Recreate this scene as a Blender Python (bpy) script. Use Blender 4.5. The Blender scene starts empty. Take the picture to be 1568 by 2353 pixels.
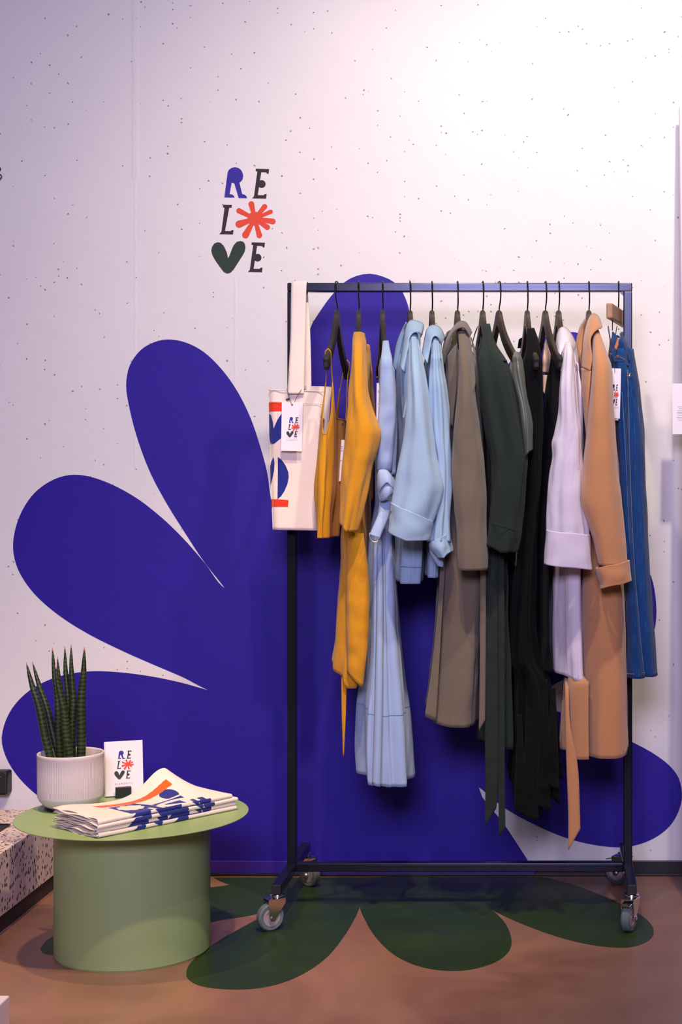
import bpy, bmesh, math, random
import numpy as np
from mathutils import Vector, Matrix, noise
from mathutils.geometry import tessellate_polygon

random.seed(7)
S = bpy.context.scene
COL = S.collection

# ------------------------------------------------------------------ camera
# The photograph is a frontal view with a shifted lens: 1568x2353 frame,
# vanishing point of the depth direction at (1278, 1112), focal length 3533 px.
FPX, UC, VC, CAMH, CAMD = 3533.0, 1278.0, 1112.0, 1.225, 4.47
cam = bpy.data.cameras.new('camera')
cam.sensor_fit = 'VERTICAL'
cam.sensor_height = 36.0
cam.lens = FPX / 2353.0 * 36.0
cam.shift_x = -(UC - 784.0) / 2353.0
cam.shift_y = -(1176.5 - VC) / 2353.0
cam.clip_start = 0.05
cam_o = bpy.data.objects.new('camera', cam)
cam_o.location = (0, -CAMD, CAMH)
cam_o.rotation_euler = (math.radians(90), 0, 0)
COL.objects.link(cam_o)
S.camera = cam_o

# ------------------------------------------------------------------ light
S.view_settings.view_transform = 'Standard'
S.view_settings.look = 'None'
S.view_settings.gamma = 1.0
S.view_settings.use_curve_mapping = False
S.view_settings.exposure = 0.0
world = bpy.data.worlds.new('room_light')
world.use_nodes = True
world.node_tree.nodes['Background'].inputs[0].default_value = (0.50, 0.42, 0.85, 1)
world.node_tree.nodes['Background'].inputs[1].default_value = 0.04
S.world = world


def aim(o, target):
    d = Vector(target) - o.location
    o.rotation_euler = d.to_track_quat('-Z', 'Y').to_euler()


def spot(name, loc, target, watts, colour, angle, blend=0.6, radius=0.12):
    l = bpy.data.lights.new(name, 'SPOT')
    l.energy = watts
    l.color = colour
    l.spot_size = math.radians(angle)
    l.spot_blend = blend
    l.shadow_soft_size = radius
    o = bpy.data.objects.new(name, l)
    o.location = loc
    aim(o, target)
    COL.objects.link(o)
    return o


def area(name, loc, target, watts, colour, sx, sy):
    l = bpy.data.lights.new(name, 'AREA')
    l.shape = 'RECTANGLE'
    l.size, l.size_y = sx, sy
    l.energy = watts
    l.color = colour
    o = bpy.data.objects.new(name, l)
    o.location = loc
    aim(o, target)
    COL.objects.link(o)
    return o


WARM = (1.0, 0.85, 0.67)
AMBER = (1.0, 0.70, 0.42)
# steep warm spots on the shop track above, and the soft lilac light of the shop front
spot('track_spot', (0.55, -1.55, 3.75), (0.22, 0.3, 1.75), 235, WARM, 76, 1.0, 0.06)
spot('track_spot', (-0.45, -1.65, 3.75), (-0.55, 0.2, 1.30), 125, WARM, 84, 1.0, 0.06)
spot('track_spot', (-0.25, -1.75, 3.3), (-1.1, -0.4, 0.3), 250, AMBER, 46, 0.9, 0.04)
spot('track_spot', (-1.40, -0.75, 3.3), (-1.25, -0.7, 0.0), 150, AMBER, 50, 0.9, 0.04)
area('shop_front_light', (-0.25, -5.7, 2.65), (-0.4, 0.3, 1.1), 205, (0.74, 0.64, 1.0), 1.5, 1.0)


# ------------------------------------------------------------------ helpers
def P(u, v, y):
    """point at distance plane y that the photo shows at pixel (u, v)"""
    d = CAMD + y
    return Vector(((u - UC) * d / FPX, y, CAMH - (v - VC) * d / FPX))


def on_floor(u, v, z=0.0):
    d = FPX * (CAMH - z) / (v - VC)
    return Vector(((u - UC) * d / FPX, d - CAMD, z))


def lin(r, g, b):
    f = lambda c: (c / 255 / 12.92) if c / 255 <= 0.04045 else ((c / 255 + 0.055) / 1.055) ** 2.4
    return (f(r), f(g), f(b), 1.0)


def empty(name, label, cat, loc=(0, 0, 0), group=None, rot=(0, 0, 0)):
    o = bpy.data.objects.new(name, None)
    o.empty_display_size = 0.05
    o.location = loc
    o.rotation_euler = rot
    COL.objects.link(o)
    return tag(o, label, cat, group)


def tag(o, label, cat, group=None):
    o['label'] = label
    o['category'] = cat
    if group:
        o['group'] = group
    return o


def link(name, me, mat, parent=None, local=False, label=None):
    """link a mesh; its vertices are world coordinates unless local is set"""
    o = bpy.data.objects.new(name, me)
    if mat is not None:
        me.materials.append(mat)
    COL.objects.link(o)
    if parent is not None:
        o.parent = parent
        if not local:
            o.matrix_parent_inverse = world_of(parent).inverted()
    if label:
        o['label'] = label
    return o


def world_of(o):
    m = Matrix.LocRotScale(o.location, o.rotation_euler, o.scale)
    if o.parent:
        return world_of(o.parent) @ o.matrix_parent_inverse @ m
    return m


def mesh_of(name, verts, faces, smooth=True):
    me = bpy.data.meshes.new(name)
    me.from_pydata([tuple(v) for v in verts], [], faces)
    if smooth:
        me.polygons.foreach_set('use_smooth', [True] * len(me.polygons))
    me.update()
    return me


def bm_mesh(name, bm, smooth=False):
    bmesh.ops.recalc_face_normals(bm, faces=bm.faces)
    me = bpy.data.meshes.new(name)
    bm.to_mesh(me)
    bm.free()
    if smooth:
        me.polygons.foreach_set('use_smooth', [True] * len(me.polygons))
    return me


def box_bm(x0, x1, y0, y1, z0, z1, bev=0.0, seg=2, bm=None):
    own = bm is None
    b = bmesh.new()
    r = bmesh.ops.create_cube(b, size=1.0)
    for v in r['verts']:
        v.co = Vector(((x0 + x1) / 2 + v.co.x * (x1 - x0), (y0 + y1) / 2 + v.co.y * (y1 - y0),
                       (z0 + z1) / 2 + v.co.z * (z1 - z0)))
    if bev > 0:
        bmesh.ops.bevel(b, geom=list(b.edges), offset=bev, segments=seg, affect='EDGES', profile=0.5)
    if own:
        return b
    tmp = bpy.data.meshes.new('tmp')
    b.to_mesh(tmp)
    b.free()
    bm.from_mesh(tmp)
    bpy.data.meshes.remove(tmp)
    return bm


def box(name, x0, x1, y0, y1, z0, z1, mat, parent=None, bev=0.0, local=False, label=None):
    return link(name, bm_mesh(name, box_bm(x0, x1, y0, y1, z0, z1, bev)), mat, parent, local, label)


def catmull(pts, n):
    pts = [Vector(p) for p in pts]
    if len(pts) < 3:
        return [pts[0].lerp(pts[-1], i / (n - 1)) for i in range(n)]
    ext = [pts[0] * 2 - pts[1]] + pts + [pts[-1] * 2 - pts[-2]]
    # chord parameter
    L = [0]
    for a, b in zip(pts, pts[1:]):
        L.append(L[-1] + max((b - a).length, 1e-9))
    out = []
    for i in range(n):
        d = L[-1] * i / (n - 1)
        k = 0
        while k < len(pts) - 2 and d > L[k + 1]:
            k += 1
        t = min(1, max(0, (d - L[k]) / (L[k + 1] - L[k])))
        p0, p1, p2, p3 = ext[k:k + 4]
        # scale tangents to chords so that uneven spacing does not overshoot
        h = L[k + 1] - L[k]
        m1 = (p2 - p0) * (h / max((p1 - p0).length + h, 1e-9))
        m2 = (p3 - p1) * (h / max((p3 - p2).length + h, 1e-9))
        out.append(p1 * (2 * t ** 3 - 3 * t ** 2 + 1) + m1 * (t ** 3 - 2 * t ** 2 + t)
                   + p2 * (-2 * t ** 3 + 3 * t ** 2) + m2 * (t ** 3 - t ** 2))
    return out


def tube_path(name, pts, r, mat, parent=None, seg=10, n=40, local=False, smooth_path=True, radii=None, caps=True):
    pl = catmull(pts, n) if smooth_path else [Vector(p) for p in pts]
    verts, faces = [], []
    up = None
    for i, p in enumerate(pl):
        a = pl[max(0, i - 1)]
        b = pl[min(len(pl) - 1, i + 1)]
        d = (b - a).normalized()
        if up is None:
            up = Vector((1, 0, 0)) if abs(d.x) < 0.9 else Vector((0, 1, 0))
        s = d.cross(up).normalized()
        up = s.cross(d).normalized()
        rr = r if radii is None else float(np.interp(i / (len(pl) - 1), [k[0] for k in radii], [k[1] for k in radii]))
        for k in range(seg):
            q = 2 * math.pi * k / seg
            verts.append(p + s * math.cos(q) * rr + up * math.sin(q) * rr)
    for i in range(len(pl) - 1):
        for k in range(seg):
            faces.append((i * seg + k, i * seg + (k + 1) % seg, (i + 1) * seg + (k + 1) % seg, (i + 1) * seg + k))
    if caps:
        faces.append(tuple(range(seg))[::-1])
        faces.append(tuple((len(pl) - 1) * seg + k for k in range(seg)))
    return link(name, mesh_of(name, verts, faces), mat, parent, local)


def lathe(name, prof, mat, parent=None, seg=64, centre=(0, 0, 0), local=False, rfun=None):
    verts, faces = [], []
    c = Vector(centre)
    for (r, z) in prof:
        for k in range(seg):
            a = 2 * math.pi * k / seg
            rr = r if rfun is None else rfun(r, z, a)
            verts.append(c + Vector((rr * math.cos(a), rr * math.sin(a), z)))
    m = len(prof)
    for i in range(m - 1):
        for k in range(seg):
            faces.append((i * seg + k, i * seg + (k + 1) % seg, (i + 1) * seg + (k + 1) % seg, (i + 1) * seg + k))
    if prof[0][0] > 1e-6:
        faces.append(tuple(range(seg))[::-1])
    if prof[-1][0] > 1e-6:
        faces.append(tuple((m - 1) * seg + k for k in range(seg)))
    return link(name, mesh_of(name, verts, faces), mat, parent, local)


def fill_poly(polys, mapfn, depth_dir=None, th=0.0):
    """flat filled shapes; each poly a list of 2D points, mapped to 3D; th gives them a real thickness"""
    verts, faces = [], []
    for q, pl in enumerate(polys):
        v3 = [mapfn(*p) for p in pl]
        if depth_dir is not None:
            v3 = [p + depth_dir * (0.00004 * q) for p in v3]
        base = len(verts)
        tri = tessellate_polygon([[Vector((p[0], p[1], 0)) for p in pl]])
        verts += v3
        for t in tri:
            faces.append(tuple(base + i for i in t))
        if th and depth_dir is not None:
            b2 = len(verts)
            verts += [p - depth_dir * th for p in v3]
            n = len(v3)
            for i in range(n):
                faces.append((base + i, base + (i + 1) % n, b2 + (i + 1) % n, b2 + i))
    return verts, faces


def smooth2d(pts, n=90, closed=True):
    v = [Vector((p[0], p[1], 0)) for p in pts]
    if closed:
        v = v + [v[0]]
    return [(p.x, p.y) for p in catmull(v, n)]


def round_poly(pl, sharp=70, per=7):
    """smooth a closed outline but keep its sharp notches"""
    n = len(pl)
    V = [Vector((p[0], p[1], 0)) for p in pl]
    cor = [i for i in range(n) if (V[i] - V[i - 1]).angle(V[(i + 1) % n] - V[i]) > math.radians(sharp)]
    if not cor:
        return smooth2d(pl, n * per)[:-1]
    out = []
    for a, b in zip(cor, cor[1:] + [cor[0] + n]):
        seg = [V[i % n] for i in range(a, b + 1)]
        out += [(p.x, p.y) for p in (catmull(seg, per * (b - a) + 1) if len(seg) > 2 else seg)[:-1]]
    return out


# ------------------------------------------------------------------ materials
def new_mat(name):
    m = bpy.data.materials.new(name)
    m.use_nodes = True
    nt = m.node_tree
    return m, nt, nt.nodes['Principled BSDF']


def N(nt, kind, **kw):
    n = nt.nodes.new(kind)
    for k, v in kw.items():
        setattr(n, k, v)
    return n


def plain(name, rgb, rough=0.5, metal=0.0, bump=0.0, scale=200, var=0.0, spec=0.5, sheen=0.0, coat=0.0, tint=None):
    m, nt, b = new_mat(name)
    b.inputs['Base Color'].default_value = rgb
    b.inputs['Roughness'].default_value = rough
    b.inputs['Metallic'].default_value = metal
    b.inputs['Specular IOR Level'].default_value = spec
    b.inputs['Sheen Weight'].default_value = sheen
    b.inputs['Coat Weight'].default_value = coat
    if tint:
        b.inputs['Specular Tint'].default_value = tint
    tc = N(nt, 'ShaderNodeTexCoord')
    nz = N(nt, 'ShaderNodeTexNoise')
    nz.inputs['Scale'].default_value = scale
    nz.inputs['Detail'].default_value = 4
    nt.links.new(tc.outputs['Object'], nz.inputs['Vector'])
    if var:
        mx = N(nt, 'ShaderNodeMixRGB')
        mx.inputs[1].default_value = tuple(c * (1 - var) for c in rgb[:3]) + (1,)
        mx.inputs[2].default_value = tuple(min(1, c * (1 + var)) for c in rgb[:3]) + (1,)
        nt.links.new(nz.outputs['Fac'], mx.inputs[0])
        nt.links.new(mx.outputs[0], b.inputs['Base Color'])
    if bump:
        bp = N(nt, 'ShaderNodeBump')
        bp.inputs['Strength'].default_value = bump
        bp.inputs['Distance'].default_value = 0.002
        nt.links.new(nz.outputs['Fac'], bp.inputs['Height'])
        nt.links.new(bp.outputs[0], b.inputs['Normal'])
    return m


def fabric(name, rgb, rough=0.9, weave=1400, bump=0.25, wrinkle=0.25, wscale=14, sheen=0.15, var=0.10, spec=0.2, streak=0.0, streak_rgb=None):
    """woven cloth: fine thread noise, soft creases that run mostly downwards, slight colour unevenness"""
    m, nt, b = new_mat(name)
    b.inputs['Roughness'].default_value = rough
    b.inputs['Specular IOR Level'].default_value = spec
    b.inputs['Sheen Weight'].default_value = sheen
    b.inputs['Sheen Roughness'].default_value = 0.6
    tc = N(nt, 'ShaderNodeTexCoord')
    fine = N(nt, 'ShaderNodeTexNoise')
    fine.inputs['Scale'].default_value = weave
    fine.inputs['Detail'].default_value = 2
    nt.links.new(tc.outputs['Object'], fine.inputs['Vector'])
    mp = N(nt, 'ShaderNodeMapping')
    mp.inputs['Scale'].default_value = (1, 1, 0.25)
    nt.links.new(tc.outputs['Object'], mp.inputs['Vector'])
    big = N(nt, 'ShaderNodeTexNoise')
    big.inputs['Scale'].default_value = wscale
    big.inputs['Detail'].default_value = 3
    big.inputs['Distortion'].default_value = 0.6
    nt.links.new(mp.outputs[0], big.inputs['Vector'])
    thr = N(nt, 'ShaderNodeTexNoise')
    thr.inputs['Scale'].default_value = 330
    thr.inputs['Detail'].default_value = 2
    nt.links.new(tc.outputs['Object'], thr.inputs['Vector'])
    mx = N(nt, 'ShaderNodeMixRGB')
    mx.inputs[1].default_value = tuple(c * (1 - var) for c in rgb[:3]) + (1,)
    mx.inputs[2].default_value = tuple(min(1, c * (1 + var)) for c in rgb[:3]) + (1,)
    nt.links.new(thr.outputs['Fac'], mx.inputs[0])
    out = mx.outputs[0]
    if streak:
        mp2 = N(nt, 'ShaderNodeMapping')
        mp2.inputs['Scale'].default_value = (1, 1, 0.10)
        nt.links.new(tc.outputs['Object'], mp2.inputs['Vector'])
        st = N(nt, 'ShaderNodeTexNoise')
        st.inputs['Scale'].default_value = 260
        st.inputs['Detail'].default_value = 4
        nt.links.new(mp2.outputs[0], st.inputs['Vector'])
        rp = N(nt, 'ShaderNodeValToRGB')
        rp.color_ramp.elements[0].position = 0.48
        rp.color_ramp.elements[1].position = 0.75
        nt.links.new(st.outputs['Fac'], rp.inputs[0])
        ml = N(nt, 'ShaderNodeMath', operation='MULTIPLY')
        ml.inputs[1].default_value = streak
        nt.links.new(rp.outputs[0], ml.inputs[0])
        m2 = N(nt, 'ShaderNodeMixRGB')
        m2.inputs[2].default_value = streak_rgb
        nt.links.new(ml.outputs[0], m2.inputs[0])
        nt.links.new(out, m2.inputs[1])
        out = m2.outputs[0]
    nt.links.new(out, b.inputs['Base Color'])
    b1 = N(nt, 'ShaderNodeBump')
    b1.inputs['Strength'].default_value = wrinkle
    b1.inputs['Distance'].default_value = 0.02
    nt.links.new(big.outputs['Fac'], b1.inputs['Height'])
    b2 = N(nt, 'ShaderNodeBump')
    b2.inputs['Strength'].default_value = bump
    b2.inputs['Distance'].default_value = 0.0008
    nt.links.new(fine.outputs['Fac'], b2.inputs['Height'])
    nt.links.new(b1.outputs[0], b2.inputs['Normal'])
    nt.links.new(b2.outputs[0], b.inputs['Normal'])
    return m


def concrete_wall(name):
    m, nt, b = new_mat(name)
    L = nt.links.new
    tc = N(nt, 'ShaderNodeTexCoord')
    b.inputs['Roughness'].default_value = 0.75
    b.inputs['Specular IOR Level'].default_value = 0.25
    soft = N(nt, 'ShaderNodeTexNoise')
    soft.inputs['Scale'].default_value = 2.2
    soft.inputs['Detail'].default_value = 6
    L(tc.outputs['Object'], soft.inputs['Vector'])
    base = N(nt, 'ShaderNodeMixRGB')
    base.inputs[1].default_value = (0.77, 0.745, 0.74, 1)
    base.inputs[2].default_value = (0.86, 0.84, 0.83, 1)
    L(soft.outputs['Fac'], base.inputs[0])
    colour = base.outputs[0]
    height = None
    # air holes of two sizes: Voronoi cells, of which only a few hold a hole
    for sc, keep, rad, dark in ((70, 0.14, 0.19, (0.30, 0.26, 0.27, 1)), (17, 0.07, 0.085, (0.08, 0.065, 0.07, 1))):
        ds = N(nt, 'ShaderNodeTexNoise')
        ds.inputs['Scale'].default_value = sc * 2.5
        L(tc.outputs['Object'], ds.inputs['Vector'])
        av = N(nt, 'ShaderNodeVectorMath', operation='MULTIPLY_ADD')
        av.inputs[1].default_value = (0.008, 0.008, 0.008)
        L(ds.outputs['Color'], av.inputs[0])
        L(tc.outputs['Object'], av.inputs[2])
        vo = N(nt, 'ShaderNodeTexVoronoi')
        vo.inputs['Scale'].default_value = sc
        L(av.outputs[0], vo.inputs['Vector'])
        sep = N(nt, 'ShaderNodeSeparateColor')
        L(vo.outputs['Color'], sep.inputs[0])
        pick = N(nt, 'ShaderNodeMath', operation='LESS_THAN')
        pick.inputs[1].default_value = keep
        L(sep.outputs[0], pick.inputs[0])
        rr = N(nt, 'ShaderNodeMath', operation='MULTIPLY')
        rr.inputs[1].default_value = rad
        L(sep.outputs[1], rr.inputs[0])
        sb = N(nt, 'ShaderNodeMath', operation='SUBTRACT')
        L(rr.outputs[0], sb.inputs[0])
        L(vo.outputs['Distance'], sb.inputs[1])
        ml = N(nt, 'ShaderNodeMath', operation='MULTIPLY')
        ml.use_clamp = True
        ml.inputs[1].default_value = 36
        L(sb.outputs[0], ml.inputs[0])
        mk = N(nt, 'ShaderNodeMath', operation='MULTIPLY')
        L(ml.outputs[0], mk.inputs[0])
        L(pick.outputs[0], mk.inputs[1])
        mx = N(nt, 'ShaderNodeMixRGB')
        mx.inputs[2].default_value = dark
        L(mk.outputs[0], mx.inputs[0])
        L(colour, mx.inputs[1])
        colour = mx.outputs[0]
        bp = N(nt, 'ShaderNodeBump')
        bp.invert = True
        bp.inputs['Strength'].default_value = 0.7
        bp.inputs['Distance'].default_value = 0.004
        L(mk.outputs[0], bp.inputs['Height'])
        if height is not None:
            L(height, bp.inputs['Normal'])
        height = bp.outputs[0]
    L(colour, b.inputs['Base Color'])
    gr = N(nt, 'ShaderNodeTexNoise')
    gr.inputs['Scale'].default_value = 18
    gr.inputs['Detail'].default_value = 8
    L(tc.outputs['Object'], gr.inputs['Vector'])
    bp = N(nt, 'ShaderNodeBump')
    bp.inputs['Strength'].default_value = 0.22
    bp.inputs['Distance'].default_value = 0.008
    L(gr.outputs['Fac'], bp.inputs['Height'])
    L(height, bp.inputs['Normal'])
    L(bp.outputs[0], b.inputs['Normal'])
    return m


def floor_mat(name, c1, c2, rough):
    m, nt, b = new_mat(name)
    L = nt.links.new
    tc = N(nt, 'ShaderNodeTexCoord')
    n1 = N(nt, 'ShaderNodeTexNoise')
    n1.inputs['Scale'].default_value = 2.6
    n1.inputs['Detail'].default_value = 8
    n1.inputs['Distortion'].default_value = 1.2
    L(tc.outputs['Object'], n1.inputs['Vector'])
    n2 = N(nt, 'ShaderNodeTexNoise')
    n2.inputs['Scale'].default_value = 420
    L(tc.outputs['Object'], n2.inputs['Vector'])
    mx = N(nt, 'ShaderNodeMixRGB')
    mx.inputs[1].default_value = c1
    mx.inputs[2].default_value = c2
    rp = N(nt, 'ShaderNodeValToRGB')
    rp.color_ramp.elements[0].position = 0.3
    rp.color_ramp.elements[1].position = 0.7
    L(n1.outputs['Fac'], rp.inputs[0])
    L(rp.outputs[0], mx.inputs[0])
    m2 = N(nt, 'ShaderNodeMixRGB', blend_type='MULTIPLY')
    m2.inputs[0].default_value = 0.35
    L(mx.outputs[0], m2.inputs[1])
    L(n2.outputs['Fac'], m2.inputs[2])
    L(m2.outputs[0], b.inputs['Base Color'])
    b.inputs['Roughness'].default_value = rough
    rm = N(nt, 'ShaderNodeMapRange')
    rm.inputs[3].default_value = rough - 0.08
    rm.inputs[4].default_value = rough + 0.12
    L(n1.outputs['Fac'], rm.inputs[0])
    L(rm.outputs[0], b.inputs['Roughness'])
    bp = N(nt, 'ShaderNodeBump')
    bp.inputs['Strength'].default_value = 0.08
    bp.inputs['Distance'].default_value = 0.002
    L(n2.outputs['Fac'], bp.inputs['Height'])
    L(bp.outputs[0], b.inputs['Normal'])
    return m


def terrazzo(name):
    m, nt, b = new_mat(name)
    L = nt.links.new
    tc = N(nt, 'ShaderNodeTexCoord')
    mp = N(nt, 'ShaderNodeMapping')
    mp.inputs['Rotation'].default_value = (0.5, 0.4, 0.3)
    mp.inputs['Scale'].default_value = (1, 1.0, 0.62)
    L(tc.outputs['Object'], mp.inputs['Vector'])
    vo = N(nt, 'ShaderNodeTexVoronoi')
    vo.inputs['Scale'].default_value = 105
    L(mp.outputs[0], vo.inputs['Vector'])
    sep = N(nt, 'ShaderNodeSeparateColor')
    L(vo.outputs['Color'], sep.inputs[0])
    pick = N(nt, 'ShaderNodeMath', operation='LESS_THAN')
    pick.inputs[1].default_value = 0.42
    L(sep.outputs[0], pick.inputs[0])
    near = N(nt, 'ShaderNodeMath', operation='LESS_THAN')
    near.inputs[1].default_value = 0.42
    L(vo.outputs['Distance'], near.inputs[0])
    mk = N(nt, 'ShaderNodeMath', operation='MULTIPLY')
    L(pick.outputs[0], mk.inputs[0])
    L(near.outputs[0], mk.inputs[1])
    mx = N(nt, 'ShaderNodeMixRGB')
    mx.inputs[1].default_value = lin(222, 200, 192)
    mx.inputs[2].default_value = lin(44, 34, 34)
    L(mk.outputs[0], mx.inputs[0])
    L(mx.outputs[0], b.inputs['Base Color'])
    b.inputs['Roughness'].default_value = 0.45
    return m


M = {}
M['wall'] = concrete_wall('painted_concrete')
M['mural'] = plain('blue_wall_print', lin(42, 23, 150), 0.55, bump=0.25, scale=30, var=0.06, spec=0.3)
M['floor'] = floor_mat('brown_resin_floor', lin(140, 99, 80), lin(166, 124, 101), 0.36)
M['floor_green'] = floor_mat('green_floor_print', lin(34, 54, 18), lin(44, 68, 24), 0.42)
M['skirting'] = plain('black_skirting', lin(22, 22, 26), 0.4)
M['skirting_blue'] = plain('blue_skirting', lin(58, 30, 150), 0.4)
M['steel'] = plain('black_powder_coat', (0.008, 0.008, 0.011, 1), 0.22, 0.0, 0.0, 600, spec=0.36, tint=(0.66, 0.70, 1.0, 1))
M['chrome'] = plain('chrome', (0.75, 0.74, 0.74, 1), 0.16, 1.0)
M['rubber'] = plain('grey_rubber', lin(96, 108, 110), 0.7, bump=0.2, var=0.15, scale=120)
M['wheel'] = plain('grey_wheel_plastic', lin(165, 150, 150), 0.5)
M['wire'] = plain('dark_wire', (0.03, 0.026, 0.024, 1), 0.3, 1.0)
M['hanger'] = plain('dark_wood_hanger', lin(50, 36, 29), 0.5, bump=0.1, scale=60, var=0.18)
M['hanger_black'] = plain('black_hanger', lin(34, 29, 29), 0.55)
M['grip'] = plain('black_grip', lin(26, 23, 23), 0.75)
M['clipwood'] = plain('walnut_clip_hanger', lin(170, 128, 96), 0.45, bump=0.1, scale=80, var=0.2)
M['table'] = plain('green_powder_coat', lin(144, 168, 112), 0.42, bump=0.12, scale=900, var=0.03)
M['terrazzo'] = terrazzo('terrazzo')
M['plinth_dark'] = plain('dark_plinth', lin(48, 38, 36), 0.6)
M['black'] = plain('matte_black', (0.008, 0.008, 0.009, 1), 0.5)
M['pot'] = plain('cream_ceramic', lin(214, 204, 202), 0.6, bump=0.08, scale=300)
M['soil'] = plain('soil', lin(40, 28, 22), 0.95, bump=0.8, scale=90, var=0.3)
M['paper'] = plain('white_paper', lin(232, 228, 234), 0.6)
M['white'] = plain('white_lacquer', lin(222, 212, 218), 0.5)
M['panel'] = plain('lilac_panel', lin(205, 196, 214), 0.4)
M['ink_black'] = plain('ink_black', lin(44, 32, 38), 0.7)
M['ink_blue'] = plain('ink_blue', lin(46, 34, 150), 0.7)
M['ink_red'] = plain('ink_red', lin(226, 72, 44), 0.7)
M['ink_green'] = plain('ink_green', lin(38, 56, 44), 0.7)
M['ink_grey'] = plain('ink_grey', lin(150, 142, 150), 0.7)
M['canvas'] = fabric('cotton_canvas', lin(232, 218, 208), 0.95, 900, 0.35, 0.10, 9, 0.1, 0.04)
M['print_red'] = fabric('red_print', lin(226, 50, 24), 0.8, 900, 0.3, 0.05)
M['print_orange'] = fabric('orange_print', lin(246, 92, 14), 0.8, 900, 0.3, 0.05)
M['print_blue'] = fabric('blue_print', lin(18, 34, 128), 0.7, 900, 0.3, 0.05)
M['yellow'] = fabric('mustard_satin', lin(202, 142, 4), 0.75, 1200, 0.15, 0.25, 10, 0.1, 0.04, 0.3)
M['yellow_linen'] = fabric('mustard_linen', lin(198, 138, 22), 0.95, 700, 0.45, 0.35, 16, 0.15, 0.10)
M['blue_twill'] = fabric('pale_blue_twill', lin(150, 174, 210), 0.85, 1200, 0.2, 0.3, 12, 0.2, 0.05)
M['blue_shirt'] = fabric('light_blue_cotton', lin(146, 177, 206), 0.9, 1000, 0.25, 0.3, 12, 0.2, 0.06)
M['taupe'] = fabric('taupe_cotton', lin(106, 96, 82), 0.9, 900, 0.3, 0.4, 12, 0.2, 0.08)
M['green_twill'] = fabric('dark_green_crepe', lin(36, 46, 42), 0.9, 1000, 0.2, 0.25, 10, 0.05, 0.06, 0.12)
M['green_satin'] = fabric('green_satin', lin(84, 92, 80), 0.42, 1000, 0.1, 0.3, 8, 0.1, 0.05, 0.6)
M['black_cloth'] = fabric('black_crepe', lin(13, 13, 14), 0.9, 1000, 0.2, 0.25, 10, 0.02, 0.05, 0.1)
M['cream_lining'] = fabric('cream_lining', lin(212, 178, 150), 0.6, 1000, 0.1, 0.3, 10)
M['lilac_cotton'] = fabric('lilac_white_cotton', lin(214, 206, 220), 0.85, 1000, 0.2, 0.45, 12, 0.15, 0.03)
M['camel'] = fabric('camel_wool', lin(188, 132, 86), 1.0, 500, 0.6, 0.12, 8, 0.35, 0.09)
M['denim'] = fabric('blue_denim', lin(10, 58, 114), 0.9, 800, 0.5, 0.3, 30, 0.1, 0.15, 0.2, 0.16, lin(80, 130, 185))
M['denim_seam'] = fabric('denim_seam', lin(74, 118, 170), 0.9, 400, 0.6, 0.3, 40, 0.1, 0.3)
M['thread'] = plain('tan_thread', lin(170, 116, 70), 0.8)
M['leather'] = plain('tan_label', lin(178, 112, 72), 0.6)


# ------------------------------------------------------------------ setting
WY = 0.352                      # wall plane
wall = box('wall_back', -2.6, 2.0, WY, WY + 0.15, 0, 3.6, M['wall'])
wall['kind'] = 'structure'
flo = box('floor', -2.6, 2.0, -4.4, WY, -0.1, 0.0, M['floor'])
flo['kind'] = 'structure'
xs = P(1231, 2000, WY).x
sk = box('baseboard_back', -2.6, xs, WY - 0.014, WY, 0.0, 0.045, M['skirting_blue'], bev=0.002)
sk['kind'] = 'structure'
sk = box('baseboard_back', xs, 2.0, WY - 0.014, WY, 0.0, 0.045, M['skirting'], bev=0.002)
sk['kind'] = 'structure'
cov = box('trim_1', -2.6, 2.0, WY - 0.024, WY - 0.0141, 0.0, 0.008, M['skirting'], bev=0.001)
cov['kind'] = 'structure'

# formwork ridges cast in the concrete (left of the lettering)
def ridge(name, u0, u1, v0, v1, amp):
    verts, faces = [], []
    n, m = 90, 7
    for i in range(n):
        v = v0 + (v1 - v0) * i / (n - 1)
        wob = noise.noise(Vector((v * 0.02, u0, 0))) * 2
        for k in range(m):
            q = k / (m - 1)
            u = u0 + (u1 - u0) * q + wob
            h = amp * math.sin(math.pi * q) * (0.7 + 0.6 * noise.noise(Vector((v * 0.05, q * 3, u0))))
            if i in (0, n - 1):
                h = 0
            verts.append(P(u, v, WY) + Vector((0, -max(h, 0) + (0.001 if k in (0, m - 1) else 0), 0)))
    for i in range(n - 1):
        for k in range(m - 1):
            a = i * m + k
            faces.append((a, a + m, a + m + 1, a + 1))
    o = link(name, mesh_of(name, verts, faces), M['wall'], wall)
    return o
ridge('formwork_ridge', 300, 322, -40, 412, 0.0022)
ridge('formwork_ridge', 306, 316, 405, 812, 0.0006)
ridge('formwork_ridge', 306, 316, 1004, 1086, 0.0006)
ridge('formwork_ridge', 536, 546, 640, 870, 0.0008)

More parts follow.
